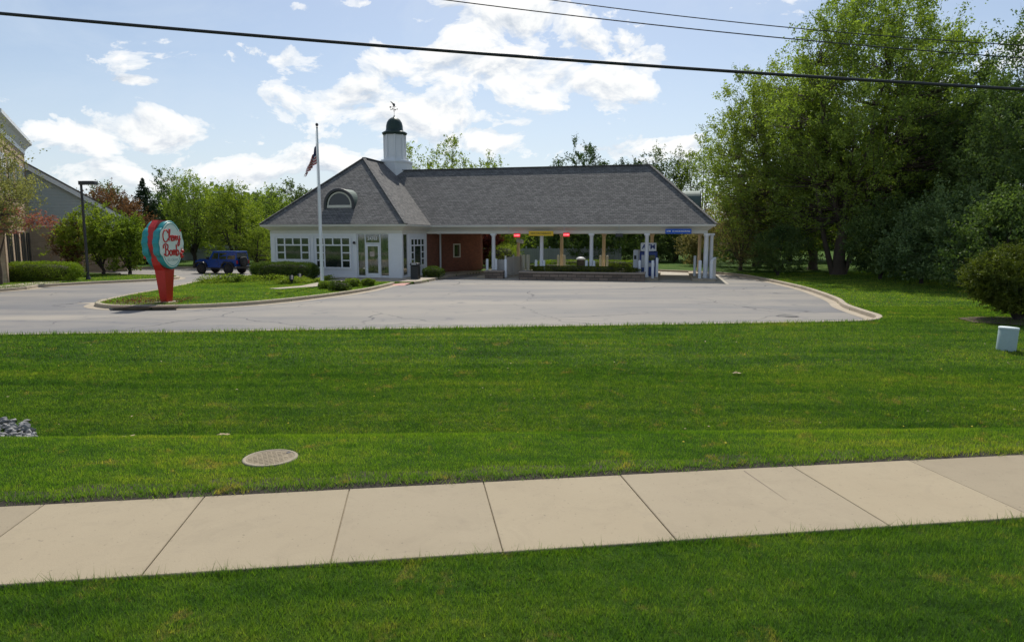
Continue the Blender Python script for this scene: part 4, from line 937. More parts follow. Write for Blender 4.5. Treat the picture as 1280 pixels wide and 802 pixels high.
# ================================================================= FLAGPOLE, SIGN, LAMP, CAR
w=P(403,356.5,.14); FPX,FPY=w; e=empty('flagpole',(w[0],w[1],.13),0,'tall white flagpole with a small ball top at the end of the path','flagpole')
b=MB(); b.tube([(0,0,0),(0,0,4),(0,0,8.05)],[.09,.075,.045],14); b.build('pole',M['bollard'],e)
b=MB(); b.lathe([(.16,0),(.16,.03),(.12,.08),(.10,.2)],n=16); b.build('base_collar',M['greymetal'],e)
b=MB(); b.lathe([(.02,8.02),(.05,8.06),(.05,8.1)],n=10); b.lathe([(.01,8.12),(.06,8.15),(.08,8.21),(.06,8.27),(.01,8.3)],n=12); b.build('ball_finial',M['darkbronze'],e)
b=MB(); b.tube([(-.07,-.03,7.9),(-.09,-.04,4),(-.085,-.03,1.4)],.006,4); b.build('halyard',M['white'],e); b=MB(); b.box(-.12,-.03,1.3,-.07,.03,1.45); b.build('cleat',M['greymetal'],e)
# limp flag: folds hanging from the hoist
e=empty('flag',(FPX-.06,FPY,7.45),0,'limp tattered red white and blue striped flag on the flagpole','flag')
nx_,nz_=34,26
def flagpt(i,j):
    s_=i/nx_; t_=j/nz_
    dz=-t_*1.05-s_*.95*(.35+.65*(1-t_*.3)); x=-(.06+.50*s_*(.55+.65*t_)) + .05*math.sin(s_*17+t_*2); y=.12*math.sin(s_*15+t_*1.3)*(.3+s_)
    return (x*(.35+.75*min(1,(t_+s_)*.8)),y,dz)
strp={'red':[], 'white':[], 'blue':[]}
for j in range(nz_):
    for i in range(nx_):
        if i>nx_-6 and random.random()<.16+.06*(i-nx_+6): continue
        if j>nz_-3 and i>10 and (i//3)%2==0: continue
        k='blue' if (i<14 and j<14) else ('red' if (j//2)%2==0 else 'white'); strp[k].append((i,j))
fl=None
for k,nm in (('red','red_stripes'),('white','white_stripes'),('blue','canton')):
    b=MB()
    for i,j in strp[k]: b.add([flagpt(i,j),flagpt(i+1,j),flagpt(i+1,j+1),flagpt(i,j+1)],[(0,1,2,3)],True)
    b.build(nm,M['flag'+k],e)

# ---- the shop's pylon sign
w=P(208.5,377.5,.12); SX,SY=w; SG=empty('pylon_sign',(SX,SY,.09),R(-7),'red tapered pylon sign with teal and mint double-sided face reading Cherry Bomb','sign')
def sign_outline(sc=1.0,n=72):
    o=[]
    for k in range(n):
        a=2*math.pi*k/n; c,s_=math.cos(a),math.sin(a)
        y=.70*c; z=.885*s_
        r=1.0
        # shoulders around the word block, scalloped
        if -.42<z<.62 and abs(c)>.55: r=1.12+.035*math.sin(z*17)
        o.append((y*r*sc,z*sc))
    return o
zc=2.27
b=MB(); 
for sgn in (1,-1):
    ol=[(y,z) for y,z in sign_outline(1.0)]; m=len(ol)
    xa,xb=(.10,.34); V=[]
    for x_,sc in ((xa,1.02),(xb-.03,1.06),(xb,1.03)): V+=[(sgn*x_,y*sc,zc+z*sc) for y,z in ol]
    fs=[(q*m+i,q*m+(i+1)%m,(q+1)*m+(i+1)%m,(q+1)*m+i) for q in range(2) for i in range(m)]+[tuple(range(m)),tuple(range(2*m,3*m))]; c=MB(); c.add(V,fs); cab=c.build('sign_cabinet',M['teal'],SG)
    c=MB(); c.add([(sgn*(xb+.004),y*.965,zc+z*.985) for y,z in ol]+[(sgn*(xb+.02),y*.975,zc+z*.975) for y,z in ol],[(i,(i+1)%m,m+(i+1)%m,m+i) for i in range(m)]+[tuple(range(m,2*m))]); face=c.build('sign_face',M['mint'],cab)
    # inner oval line
    c=MB(); ov=[(.59*math.cos(2*math.pi*k/60),.80*math.sin(2*math.pi*k/60)) for k in range(60)]
    for k in range(60):
        z=ov[k][1]
        if -.36<z<.50: continue
        y0,z0=ov[k]; y1,z1=ov[(k+1)%60]; f=1.035
        c.add([(sgn*(xb+.024),y0,zc+z0),(sgn*(xb+.024),y1,zc+z1),(sgn*(xb+.024),y1*f,zc+z1*f),(sgn*(xb+.024),y0*f,zc+z0*f)],[(0,1,2,3)])
    c.build('line_border',M['mintline'],cab)
    # hand drawn script
    Cst=[[(1.95,1.75),(1.6,2.25),(.9,2.3),(.35,1.6),(.3,.7),(.75,0),(1.4,.05),(1.95,.6)]]
    hst=[[(2.15,.3),(2.55,1.5),(2.72,2.2),(2.5,2.3),(2.35,1.6),(2.3,0)],[(2.35,.5),(2.7,1.05),(2.95,.95),(2.95,.15),(3.15,.05)]]
    est=[[(3.15,.5),(3.6,.65),(3.6,1.0),(3.35,1.05),(3.15,.6),(3.3,.05),(3.65,.05),(3.85,.3)]]
    rst=[[(3.85,.3),(4.0,1.05),(4.05,.6),(4.0,0)],[(4.05,.65),(4.2,1.0),(4.5,.9)]]
    rs2=[[(x+.62,y) for x,y in st] for st in rst]
    yst=[[(5.2,1.05),(5.2,.4),(5.4,.1),(5.75,.35)],[(5.85,1.05),(5.8,.1),(5.55,-.9),(5.2,-1.0),(5.15,-.55),(5.6,-.1),(6.1,.4)]]
    Bst=[[(.45,2.15),(.42,0)],[(-.25,1.5),(-.2,2.1),(.5,2.4),(1.2,2.2),(1.25,1.6),(.9,1.25),(.5,1.2)],[(.5,1.2),(1.2,1.15),(1.5,.7),(1.25,.1),(.7,-.05),(.15,.1),(-.15,.4)]]
    ost=[[(2.1,1.05),(1.75,.7),(1.85,.1),(2.2,0),(2.5,.4),(2.4,.9),(2.1,1.05)]]
    mst=[[(2.75,1.05),(2.8,.5),(2.8,0)],[(2.8,.6),(3.05,1.05),(3.25,.8),(3.25,0)],[(3.25,.6),(3.5,1.05),(3.72,.8),(3.75,.0),(3.9,.1)]]
    bst=[[(4.05,2.2),(4.05,.1),(4.4,0),(4.75,.4),(4.6,.95),(4.3,1.0),(4.08,.7)]]
    def word(sts,oy,oz,k):
        for st in sts:
            c.tube([(sgn*(xb+.028),sgn*(oy+x*k*1.0),zc+oz+z*k) for x,z in catmull(st,4)],[.026]*(4*(len(st)-1)+1),6)
    c=MB(); word(Cst,-.58,.13,.19); word(hst+est+rst+rs2+yst,-.60,.16,.190); word(Bst,-.50,-.40,.185); word(ost+mst+bst,-.50,-.40,.19)
    c.build('script_lettering',M['red'],cab)
    c=MB()                                                     # cherries and exclamation mark
    for cy_,cz_ in ((.54,-.36),(.65,-.26),(.58,-.46)): 
        for q in range(1): c.lathe([(.01,-.07),(.06,-.05),(.08,0),(.06,.05),(.01,.07)],(sgn*(xb+.02),sgn*cy_,zc+cz_),10)
    c.tube([(sgn*(xb+.03),sgn*.54,zc-.28),(sgn*(xb+.03),sgn*.58,zc-.16),(sgn*(xb+.03),sgn*.66,zc-.12)],.012,5); c.tube([(sgn*(xb+.03),sgn*.58,zc+.60),(sgn*(xb+.03),sgn*.57,zc+.52)],.026,6)
    c.build('cherries',M['red'],cab)
    text_mesh('ICE CREAM',.13,M['greytext'],cab,(sgn*(xb+.024),0,zc-.58),(R(90),0,R(90) if sgn>0 else R(-90)),'small_lettering')
b=MB()   # tapered red pylon with angular faces
sec=[(0,.13,.19),(1.30,.20,.33),(1.5,.15,.50),(2.3,.12,.80),(2.95,.12,.66),(3.22,.12,.38)]
V=[]
for z,hx,hy in sec: V+=[(-hx,-hy,z),(hx,-hy*.92,z),(hx,hy*.92,z),(-hx,hy,z)]
b.add(V,[(q*4+i,q*4+(i+1)%4,(q+1)*4+(i+1)%4,(q+1)*4+i) for q in range(len(sec)-1) for i in range(4)]+[(3,2,1,0),tuple(range(len(V)-4,len(V)))]); b.build('pylon',M['red'],SG)
b=MB(); b.rbox(-.3,-.34,-.02,.3,.34,.06,.02); b.build('footing',M['concrete'],SG)

# ---- parking lot lamp
w=P(110.5,350,.1); e=empty('lamp_post',(w[0],w[1],.1),0,'slim black parking lot lamp post with a flat rectangular head','lamp post')
b=MB(); b.tube([(0,0,.05),(0,0,5.75)],[.085,.07],10); b.build('pole',M['darkbronze'],e); b=MB(); b.box(-.09,-.12,5.58,.16,.12,5.80); b.rbox(.14,-.2,5.60,.90,.2,5.80,.03); b.build('lamp_head',M['darkbronze'],e)
b=MB(); b.box(.2,-.16,5.585,.84,.16,5.599); b.build('lens',M['lens'],e); b=MB(); b.box(-.15,-.15,0,.15,.15,.06); b.lathe([(.13,.06),(.12,.2),(.1,.22)],n=10); b.build('base_plate',M['darkbronze'],e)

# ---- utility pedestal
w=P(1257,440,float(zt(11.3,15.4))); e=empty('utility_pedestal',(w[0],w[1],float(zt(w[0],w[1]))-.02),0,'pale plastic utility pedestal tube with domed lid in the lawn','utility pedestal'); e.rotation_euler=(0,R(3),0)
b=MB(); b.lathe([(.205,0),(.205,.52),(.2,.53)],n=28); b.build('tube',M['pedestal'],e); b=MB(); b.lathe([(.214,.53),(.214,.56),(.20,.572),(.02,.576)],n=28); b.build('lid',pm('pedestal_lid',(.60,.68,.67),.6,.1,3),e)

w=P(984,395,0); e=empty('drain_cover',(w[0],w[1],0),.3,'round iron drain cover in the asphalt near the right kerb','drain cover'); b=MB(); b.lathe([(.36,.0),(.36,.006),(.34,.010)],n=30); b.build('ring',M['darkbronze'],e); b=MB(); b.lathe([(.31,.008),(.31,.013)],n=28); b.build('lid',pm('iron_lid',(.07,.065,.06),.7,.3,10),e)
# ---- blue off-road car
def car():
    e=empty('parked_car',(0,0,0),0,'blue boxy off-road car with black fender flares and rear spare wheel','car')
    B=M['jeepblue']; K=M['black']
    def profile(pts,y0,y1,name,m,parent=e):
        b=MB(); b.slab([(x,y0,z) for x,z in pts],(0,y1-y0,0)); return b.build(name,m,parent)
    # lower tub
    b=MB(); b.slab([(x,-.76,z) for x,z in ((-2.05,.62),(-2.05,1.16),(.72,1.18),(1.95,1.12),(2.08,1.0),(2.08,.62),(1.2,.52),(-1.3,.52))],(0,1.52,0)); b.build('body',B,e)
    b=MB(); b.slab([(x,-.62,z) for x,z in ((.70,1.16),(.74,1.26),(1.7,1.20),(2.02,1.10),(2.02,1.0),(.7,1.0))],(0,1.24,0)); b.build('hood',B,e)
    # cabin: pillars + roof
    cab=MB()
    V=[(-2.05,-.76,1.16),(.72,-.76,1.18),(.34,-.64,1.80),(-2.0,-.66,1.80)]
    cab.add(V+[(x,-y,z) for x,y,z in V],[(0,1,2,3),(7,6,5,4),(0,4,5,1),(1,5,6,2),(2,6,7,3),(3,7,4,0)]); c_=cab.build('cabin',B,e)
    b=MB(); b.rbox(-2.04,-.67,1.80,.36,.67,1.87,.04); b.build('roof',B,e)
    w_=MB()
    for s_ in (-1,1):
        for x0,x1 in ((-1.92,-1.18),(-1.08,-.36),(-.26,.42)):
            zt0,zt1=1.22,1.72; f=lambda x,z:(x,s_*(.76-.11*(z-1.16)/.64+.006),z)
            x1t=x1-(.22 if x1>.3 else 0); q=[f(x0,zt0),f(x1,zt0),f(x1t,zt1),f(x0,zt1)]; w_.add(q,[(0,1,2,3)])
    w_.add([(.735,-.66,1.24),(.735,.66,1.24),(.40,.58,1.74),(.40,-.58,1.74)],[(0,1,2,3)]); w_.add([(-2.06,-.6,1.22),(-2.06,.6,1.22),(-2.01,.56,1.72),(-2.01,-.56,1.72)],[(3,2,1,0)])
    w_.build('windows',M['glass'],e)
    for s_ in (-1,1):
        for wx,nm in ((1.42,'front'),(-1.28,'rear')):
            b=MB(); pts=[(-.62,.56),(-.54,.86),(-.30,1.0),(.30,1.0),(.56,.84),(.66,.58),(.55,.58),(.46,.78),(.26,.90),(-.26,.90),(-.44,.78),(-.52,.56)]
            b.slab([(wx+x,s_*.74,z) for x,z in pts],(0,s_*.22,0)); b.build('fender_flare',K,e)
            b=MB(); b.tube([(wx,s_*.68,.42),(wx,s_*.70,.42),(wx,s_*.90,.42),(wx,s_*.92,.42)],[.34,.42,.42,.35],24); wh=b.build('wheel',M['tyre'],e)
            b=MB(); b.tube([(wx,s_*.90,.42),(wx,s_*.925,.42)],[.24,.22],14); 
            for k in range(5): a=2*math.pi*k/5; b.bar((wx,s_*.93,.42),(wx+.21*math.cos(a),s_*.93,.42+.21*math.sin(a)),.05,.02)
            b.build('rim',M['rim'],wh)
        b=MB(); b.box(.62,s_*.80 if s_>0 else -1.0,1.2,.74,1.0 if s_>0 else -.80,1.38); b.build('mirror',K,e)
        b=MB(); b.tube([(2.075,s_*.52,.98),(2.10,s_*.52,.98)],.10,14); b.build('headlight',M['lens'],e)
        b=MB(); b.rbox(-2.13,s_*.70-.07,.85,-2.05,s_*.70+.07,1.12,.02); b.build('tail_light',M['redlens'],e)
        b=MB(); b.box(-.8,min(s_*.72,s_*.86),.42,.85,max(s_*.72,s_*.86),.50); b.build('side_step',K,e)
        for xd in (-.28,-1.08): b=MB(); b.box(xd-.006,s_*.765-.004,.6,xd+.006,s_*.765+.004,1.2); b.box(xd+.1,s_*.77-.015,1.03,xd+.26,s_*.77+.015,1.07); b.build('door_handle',K,e)
    b=MB(); b.rbox(2.05,-.85,.48,2.28,.85,.70,.03); b.build('front_bumper',K,e); b=MB(); b.rbox(-2.28,-.80,.46,-2.06,.80,.66,.03); b.build('rear_bumper',K,e)
    b=MB(); b.box(2.081,-.42,.78,2.095,.42,1.08); [b.box(2.096,-.40+k*.12,.80,2.11,-.34+k*.12,1.06) for k in range(7)]; b.build('grille',K,e)
    b=MB(); b.tube([(-2.12,.08,1.02),(-2.14,.08,1.02),(-2.34,.08,1.02),(-2.36,.08,1.02)],[.33,.41,.41,.34],24); sw=b.build('spare_wheel',M['tyre'],e); b=MB(); b.tube([(-2.35,.08,1.02),(-2.375,.08,1.02)],[.22,.2],14); b.build('rim',M['rim'],sw)
    return e
c_=car(); w=P(274,342.3,0); c_.location=(w[0],w[1]+.6,0); c_.rotation_euler=(0,0,R(162)); c_.scale=(.875,.875,.875)

# ---- overhead wires (vertical plane parallel to the street)
def wire(px3,D,r,label,name='overhead_cable'):
    pts=[]
    for u,v in px3:
        d=ray(u,v); t_=D/(d[1]-.04*d[0]); pts.append((d[0]*t_,CAMH+d[2]*t_))
    A=np.array([[x*x,x,1] for x,z in pts]); co=np.linalg.solve(A,np.array([z for x,z in pts]))
    P_=[(x,D+.04*x,float(co@np.array([x*x,x,1]))) for x in np.linspace(-34,38,90)]
    b=MB(); b.tube(P_,r,8); o=b.build(name,M['cable']); tag(o,label,'cable','overhead cables along the street')
wire([(0,17),(640,70),(1280,112)],15.7,.036,'thick black overhead cable, lowest of the three across the sky')
wire([(556,0),(900,40),(1280,73)],16.2,.013,'thin middle overhead wire above the thick black cable')
wire([(688,0),(990,35),(1280,57)],17,.012,'thinnest topmost overhead wire near the top of the sky')

# ================================================================= NEIGHBOUR'S BUILDING (left)
QX,QY=-35.15,50.0; NB=empty('neighbour_building',(QX,QY,0),R(30),'tan brick building with grey clapboard gable and white cornice at the left edge','building')
# local x to the right (away), local y away from the street; tall block reaches towards the street at x<0
b=MB(); b.box(-14,-14,0,0,.5,9.0); b.box(.002,.0,0,6.0,8,3.45); NBw=b.build('brick_wall',M['tanbrick'],NB)
b=MB(); g_=[(.0,.0,3.5),(16,.0,3.5),(13.2,0,3.7),(1.0,.0,8.6),(0.0,0,8.5)]
b.slab([(.003,.0,3.45),(6.0,.0,3.45),(6.0,.0,3.95),(.003,.0,7.62)],(0,8,0)); b.build('siding_gable',M['siding'],NB)
b=MB(); b.bar((.05,-.25,7.72),(6.7,-.25,3.60),.16,.34); b.build('rake_board',M['siding_trim'],NB)
b=MB(); b.slab([(.05,-.35,7.88),(6.8,-.35,3.70),(6.8,-.35,3.82),(.05,-.35,8.02)],(0,8.6,0)); b.build('roof',M['shingle'],NB)
b=MB(); b.box(.065,-.06,3.38,6.02,-.002,3.56); b.build('band_board',M['siding_trim'],NB)
prof=[(.0,8.55),(.06,8.55),(.06,8.85),(.15,8.95),(.30,9.15),(.5,9.3),(.5,9.52),(.4,9.55),(-.3,9.55)]
b=MB(); b.sweep([(-14,-14),(0,-14),(0,.5),(-14,.5)],prof); b.add([(-14,-14,9.54),(0,-14,9.54),(0,.5,9.54),(-14,.5,9.54)],[(0,1,2,3)]); b.build('cornice',M['siding_trim'],NB)
b=MB()
for z0,z1 in ((.7,2.9),(5.2,7.4)):
    for y0 in (-12.5,-9.2,-5.8,-2.8):
        f=MB(); p=MB(); f.box(.0,y0-.08,z0-.08,.06,y0+1.9,z1+.08); p.box(.061,y0,z0,.07,y0+1.82,z1); [f.box(.07,y0+.55+k*.62,z0,.09,y0+.6+k*.62,z1) for k in range(2)]; fo=f.build('window',M['darkbronze'] if z0<2 else M['siding_trim'],NB); p.build('pane',M['glass'],fo)
b.box(.002,-13.9,8.0,.05,-.46,8.25); b.box(.002,-.45,0,.06,-.02,8.5); b.box(.002,-13.9,0,.06,-13.4,8.5); b.build('pilaster',M['tanbrick'],NB)
# hedge, strip of walk left
w=P(38,352.5,.1); make_hedge('box_hedge','bright green clipped hedge in front of the tan brick building','hedge',(w[0]-.2,w[1]+.9,.08),(4.6,1.9,1.15),L['hedge_light'],R(14),26000,.06,9,rough=.07,taper=.05)
w=P(-60,356,.1); make_hedge('box_hedge','darker clipped hedge further left under the ground floor windows','hedge',(w[0]+.6,w[1]+2.5,.08),(5.0,1.6,1.05),L['hedge'],R(14),12000,.07,10,rough=.07)
b=MB(); q=[P(-60,366,.12),P(0,360.5,.12),P(60,354.5,.12),P(95,349.8,.12),P(80,348.6,.12),P(0,357,.12),P(-60,360,.12)]; b.add([(x,y,.125) for x,y in q],[tuple(range(len(q)))]); tag(b.build('path',M['concrete_walk']),kind='structure')

# ================================================================= FENCES
def long_fence(name,a,c_,h,label,npost=10,m=None,z=0.0):
    e=empty(name,(a[0],a[1],z),0,label,'fence'); d=Vector((c_[0]-a[0],c_[1]-a[1]))
    fence_panel(e,(0,0),(d.x,d.y),.05,h,m or M['vinyl'],.16,.01,name='boards')
    for k in range(npost+1): q=d*(k/npost); b=MB(); b.box(q.x-.07,q.y-.1,0,q.x+.07,q.y+.04,h+.1); b.add([(q.x-.08,q.y-.11,h+.1),(q.x+.08,q.y-.11,h+.1),(q.x+.08,q.y+.05,h+.1),(q.x-.08,q.y+.05,h+.1),(q.x,q.y-.03,h+.2)],[(0,1,4),(1,2,4),(2,3,4),(3,0,4)]); b.build('post',M['vinyl'],e)
    return e
long_fence('vinyl_fence',(GX(600,66),66),(GX(775,65),65),1.55,'pale grey vinyl fence beyond the rear of the canopy',12)
long_fence('vinyl_fence',(GX(150,70),70),(GX(352,72),72),1.75,'pale grey board fence behind the blue car',9)

# ================================================================= TREES
bk,bd=M['bark'],M['bark_dark']
# right-hand group
X_=GX(1047,45); make_tree('maple_tree','tallest broad maple with forked trunk right of the parking lot','tree',(X_,45,.3),17.6,(7.0,6.0,8.0),9.6,.36,L['maple'],bk,1400,135,.14,.85,21,'maples beside the parking lot',.16,.95,forks=8,inner=.3,spread=1.15,droop=.35,lean=(2.0,0),trunks=[(-1.6,.3,.2),(1.8,-.2,.18)])
X_=GX(1015,51); make_tree('maple_tree','pale green maple spreading over the right end of the canopy roof','tree',(X_,51,.3),14.8,(6.3,5.0,7.3),8.0,.30,L['maple2'],bk,800,115,.14,.85,22,'maples beside the parking lot',.12,.9,lean=(-2.9,0),forks=7,inner=.35,spread=1.2,droop=.25)
make_tree('maple_tree','light airy maple at the left edge of the tall tree group','tree',(GX(945,58),58,.3),14.2,(4.6,4.5,6.4),8.6,.3,L['maple2'],bk,220,70,.17,.9,28,'maples beside the parking lot',.2,1.0,forks=7,inner=.45,spread=1.1)
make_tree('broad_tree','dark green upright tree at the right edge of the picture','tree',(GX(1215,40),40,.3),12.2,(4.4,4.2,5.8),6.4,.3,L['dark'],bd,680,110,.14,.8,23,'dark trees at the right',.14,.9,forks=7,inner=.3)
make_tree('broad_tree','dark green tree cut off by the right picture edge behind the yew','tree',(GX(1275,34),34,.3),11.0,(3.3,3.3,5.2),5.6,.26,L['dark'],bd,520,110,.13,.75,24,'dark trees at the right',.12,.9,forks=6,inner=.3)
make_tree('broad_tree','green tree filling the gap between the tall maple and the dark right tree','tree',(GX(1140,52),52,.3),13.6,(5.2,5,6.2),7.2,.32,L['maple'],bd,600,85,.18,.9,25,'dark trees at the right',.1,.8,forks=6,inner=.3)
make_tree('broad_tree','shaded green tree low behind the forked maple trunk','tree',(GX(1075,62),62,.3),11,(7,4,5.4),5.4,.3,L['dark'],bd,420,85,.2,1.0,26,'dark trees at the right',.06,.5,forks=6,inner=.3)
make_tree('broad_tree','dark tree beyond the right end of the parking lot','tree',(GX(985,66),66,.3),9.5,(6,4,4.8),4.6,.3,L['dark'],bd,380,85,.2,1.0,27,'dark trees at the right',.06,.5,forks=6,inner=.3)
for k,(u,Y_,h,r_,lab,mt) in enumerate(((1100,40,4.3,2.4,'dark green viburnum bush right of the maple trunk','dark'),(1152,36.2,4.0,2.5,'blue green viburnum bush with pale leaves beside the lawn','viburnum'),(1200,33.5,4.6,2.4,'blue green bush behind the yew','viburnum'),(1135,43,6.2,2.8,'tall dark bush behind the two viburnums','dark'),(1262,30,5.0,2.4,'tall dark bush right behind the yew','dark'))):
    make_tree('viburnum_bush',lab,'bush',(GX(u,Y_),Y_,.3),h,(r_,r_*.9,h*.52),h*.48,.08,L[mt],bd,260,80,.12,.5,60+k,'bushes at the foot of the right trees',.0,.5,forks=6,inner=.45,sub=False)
w=P(1246,405,.1); w=(w[0]+.80,w[1]); make_tree('yew_bush','large yellow green tipped yew bush beside the utility pedestal','bush',(w[0]+.38,w[1]+.8,.10),2.15,(1.72,1.35,.98),1.25,.09,L['yew'],bd,800,150,.052,.27,12,None,.0,.45,forks=8,inner=.5,sub=False)
b=MB(); mp_=[(w[0]-.1+1.35*math.cos(k*.5)*(1+.1*math.sin(k*3)),w[1]+.45+1.1*math.sin(k*.5)) for k in range(12)]; b.add([(x,y,float(zt(x,y))+.03) for x,y in mp_],[tuple(range(12))]); tag(b.build('mulch_bed',M['mulch']),kind='structure')
make_tree('shrub_tree','loose tan and olive leaved shrub behind the right end of the canopy','tree',(GX(925,52),52,.2),6.6,(2.9,2.4,3.0),3.5,.12,L['tan'],bk,260,60,.12,.6,31,None,.08,.9,forks=7,inner=.3)
make_tree('dark_bush','round dark bush at the far corner of the parking lot','bush',(GX(972,45),45.0,.2),3.2,(1.9,1.7,1.6),1.55,.07,L['dark'],bd,150,90,.10,.45,32,None,.0,.4,forks=5,inner=.4,sub=False)
make_tree('dark_bush','low dark bush behind the right end bollards','bush',(GX(925,57),57.0,.2),3.0,(2.6,1.7,1.5),1.5,.07,L['dark'],bd,150,90,.12,.5,33,None,.0,.4,forks=5,inner=.4,sub=False)
# woods behind the canopy
back=[(524,63,10.3,'maple2',3.3,'sparse yellow green tree top right of the cupola'),(564,66,11.4,'maple2',3.6,'yellow green tree top above the left end of the canopy roof'),(604,70,10.8,'maple2',3.4,'small yellow green tree top above the canopy roof')]
for k,(u,Y_,h,mt,rr,lab) in enumerate(back): make_tree('background_tree',lab,'tree',(GX(u,Y_),Y_,0),h,(rr,3.2,5.0),h-5.0,.2,L[mt],bk,200,60,.17,.7,70+k,'trees beyond the canopy roof',.1,1.2,forks=6,inner=.35)
for k,(u,Y_,h,rr,lab) in enumerate(((697,74,10.9,2.2,'small leftmost pine top above the canopy ridge'),(716,73,11.8,3.0,'broadest dark pine top above the canopy ridge'),(742,75,11.8,2.5,'narrow pine top right of the broadest pine'),(772,74,11.5,2.6,'pine top above the middle right of the canopy ridge'),(800,73,11.7,2.8,'pine top near the right end of the canopy ridge'))):
    make_tree('pine_tree',lab,'pine',(GX(u,Y_),Y_,0),h,(rr*.85,2.4,4.6),h-4.6,.16,L['pine'],bd,120,90,.16,.6,80+k,'pines beyond the canopy roof',.1,.8,forks=5,inner=.3)
for k,(u,Y_,h,rr,mt,lab) in enumerate(((820,74,12.2,2.2,'back','thin airy tree left of the green barrel dormer'),(845,72,11.8,2.6,'back','airy green tree behind the green barrel dormer'),(872,70,12.6,3.0,'maple2','light green tree between the dormer and the tall maples'))):
    make_tree('background_tree',lab,'tree',(GX(u,Y_),Y_,0),h,(rr,2.8,5.0),h-5.2,.18,L[mt],bk,150,55,.17,.7,90+k,'trees beyond the canopy roof',.1,1.2,forks=6,inner=.35)
# lower wall of foliage seen beneath the canopy: individual evergreen bushes/trees
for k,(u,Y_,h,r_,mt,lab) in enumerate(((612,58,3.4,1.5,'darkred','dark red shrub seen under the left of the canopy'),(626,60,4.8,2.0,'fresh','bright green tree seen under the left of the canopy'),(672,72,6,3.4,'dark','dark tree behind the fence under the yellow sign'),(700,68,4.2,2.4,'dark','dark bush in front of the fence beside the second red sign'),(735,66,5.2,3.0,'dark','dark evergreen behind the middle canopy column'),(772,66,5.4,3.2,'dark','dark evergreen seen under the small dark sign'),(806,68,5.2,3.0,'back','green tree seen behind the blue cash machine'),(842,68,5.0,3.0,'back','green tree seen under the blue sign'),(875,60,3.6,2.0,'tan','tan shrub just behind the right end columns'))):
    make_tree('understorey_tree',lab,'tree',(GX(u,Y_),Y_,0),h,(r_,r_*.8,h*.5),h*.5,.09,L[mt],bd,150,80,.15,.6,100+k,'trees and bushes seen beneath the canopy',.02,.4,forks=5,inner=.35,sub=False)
w=LW(LX(628,14.6),14.6); make_hedge('round_shrub','ball-shaped bright green shrub seen beneath the left of the canopy','shrub',(GX(629,57),57,.05),(2.2,2.0,1.9),L['fresh'],0,5000,.09,14,rough=.12,lobe=.4)
make_hedge('clipped_hedge','low sunlit hedge along the rear drive beyond the canopy','hedge',(GX(742,55),55.2,.05),(9.5,1.2,.75),L['hedge_light'],TH,16000,.07,15,rough=.08)
make_hedge('clipped_hedge','second low dark hedge in front of the rear sunlit hedge','hedge',(GX(690,53.5),53.6,.05),(6.0,.9,.5),L['hedge'],TH,7000,.07,16,rough=.08)
# left side
make_conifer('spruce_tree','dark pointed spruce left of the pylon sign',(GX(186,64),64,0),7.9,2.9,L['conifer'],131,None,30,.17,.02,'conifer')
left_trees=[
 ('dark_tree','dark open-branched tree top behind the yellow green tree',226,70,9.2,(2.7,2.5,3.8),5.3,'dark',170,75,.15,41),
 ('green_tree','tall yellow green tree directly above the blue car hood',245,62,8.6,(2.9,2.6,4.0),4.6,'maple',240,70,.14,42),
 ('green_tree','bright green rounded tree above the blue car',296,60,7.5,(2.9,2.7,3.5),4.0,'fresh',250,75,.14,43),
 ('green_tree','shaded green tree left of the shop roof eave',335,66,6.6,(3.0,3,3.2),3.6,'maple',240,80,.16,44),
 ('green_tree','distant green tree top meeting the left slope of the shop roof',372,78,8.3,(4.0,3,3.9),4.4,'back',260,80,.18,45),
 ('green_tree','dark green tree between the spruce and the yellow green tree',212,68,6.9,(2.6,2.4,3.3),3.6,'dark',220,80,.15,46),
 ('green_tree','pale distant tree above the copper leaved tree',138,80,8.4,(5.0,4,4.0),4.5,'back',300,70,.18,47),
 ('copper_tree','copper brown leaved tree beside the grey gable',138,56,6.2,(3.6,2.8,2.6),3.9,'copper',330,80,.13,48),
 ('copper_tree','smaller copper leaved tree touching the grey gable',98,55,5.6,(2.2,2.0,2.0),3.6,'copper',170,80,.13,49),
 ('green_tree','low light green tree behind the hedge near the fence',322,58,3.6,(1.7,1.6,1.7),1.9,'fresh',110,80,.12,50)]
for nm,lab,u,Y_,h,cr,cz,mt,nc,per,lf,sd in left_trees:
    make_tree(nm,lab,'tree',(GX(u,Y_),Y_,0),h,cr,cz,.17,L[mt],bd,nc,per,lf,.6,sd,'trees along the left skyline',.12,.9,forks=6,inner=.3)
make_tree('shrub_tree','bright green leaning shrub tree right behind the lamp post','tree',(GX(130,46.5),46.5,.1),4.5,(2.4,2.0,2.1),2.7,.10,L['fresh'],bd,240,70,.13,.5,51,'shrub trees behind the lamp post',.1,.5,forks=6,inner=.3,lean=(-.5,0),droop=.4)
make_tree('shrub_tree','dense green shrub tree left of the pylon sign','tree',(GX(163,47.5),47.5,.1),4.3,(1.8,1.7,2.1),2.3,.10,L['hedge_light'],bd,220,80,.12,.45,52,'shrub trees behind the lamp post',.05,.6,forks=6,inner=.3)
make_tree('dark_bush','dark twiggy brown bush at the corner of the tan brick wall','bush',(GX(92,46.5),46.5,.1),3.4,(1.2,1.1,1.7),1.7,.08,L['copper'],bd,110,60,.10,.4,53,None,.02,.5,forks=6,inner=.3)
make_tree('crabapple_tree','olive leaved crabapple overhanging the left edge of the picture','tree',(GX(-14,34),34,.1),8.0,(3.0,2.4,3.1),5.2,.15,L['crab'],bk,330,60,.10,.6,54,None,.2,.6,forks=7,inner=.4,spread=1.1)
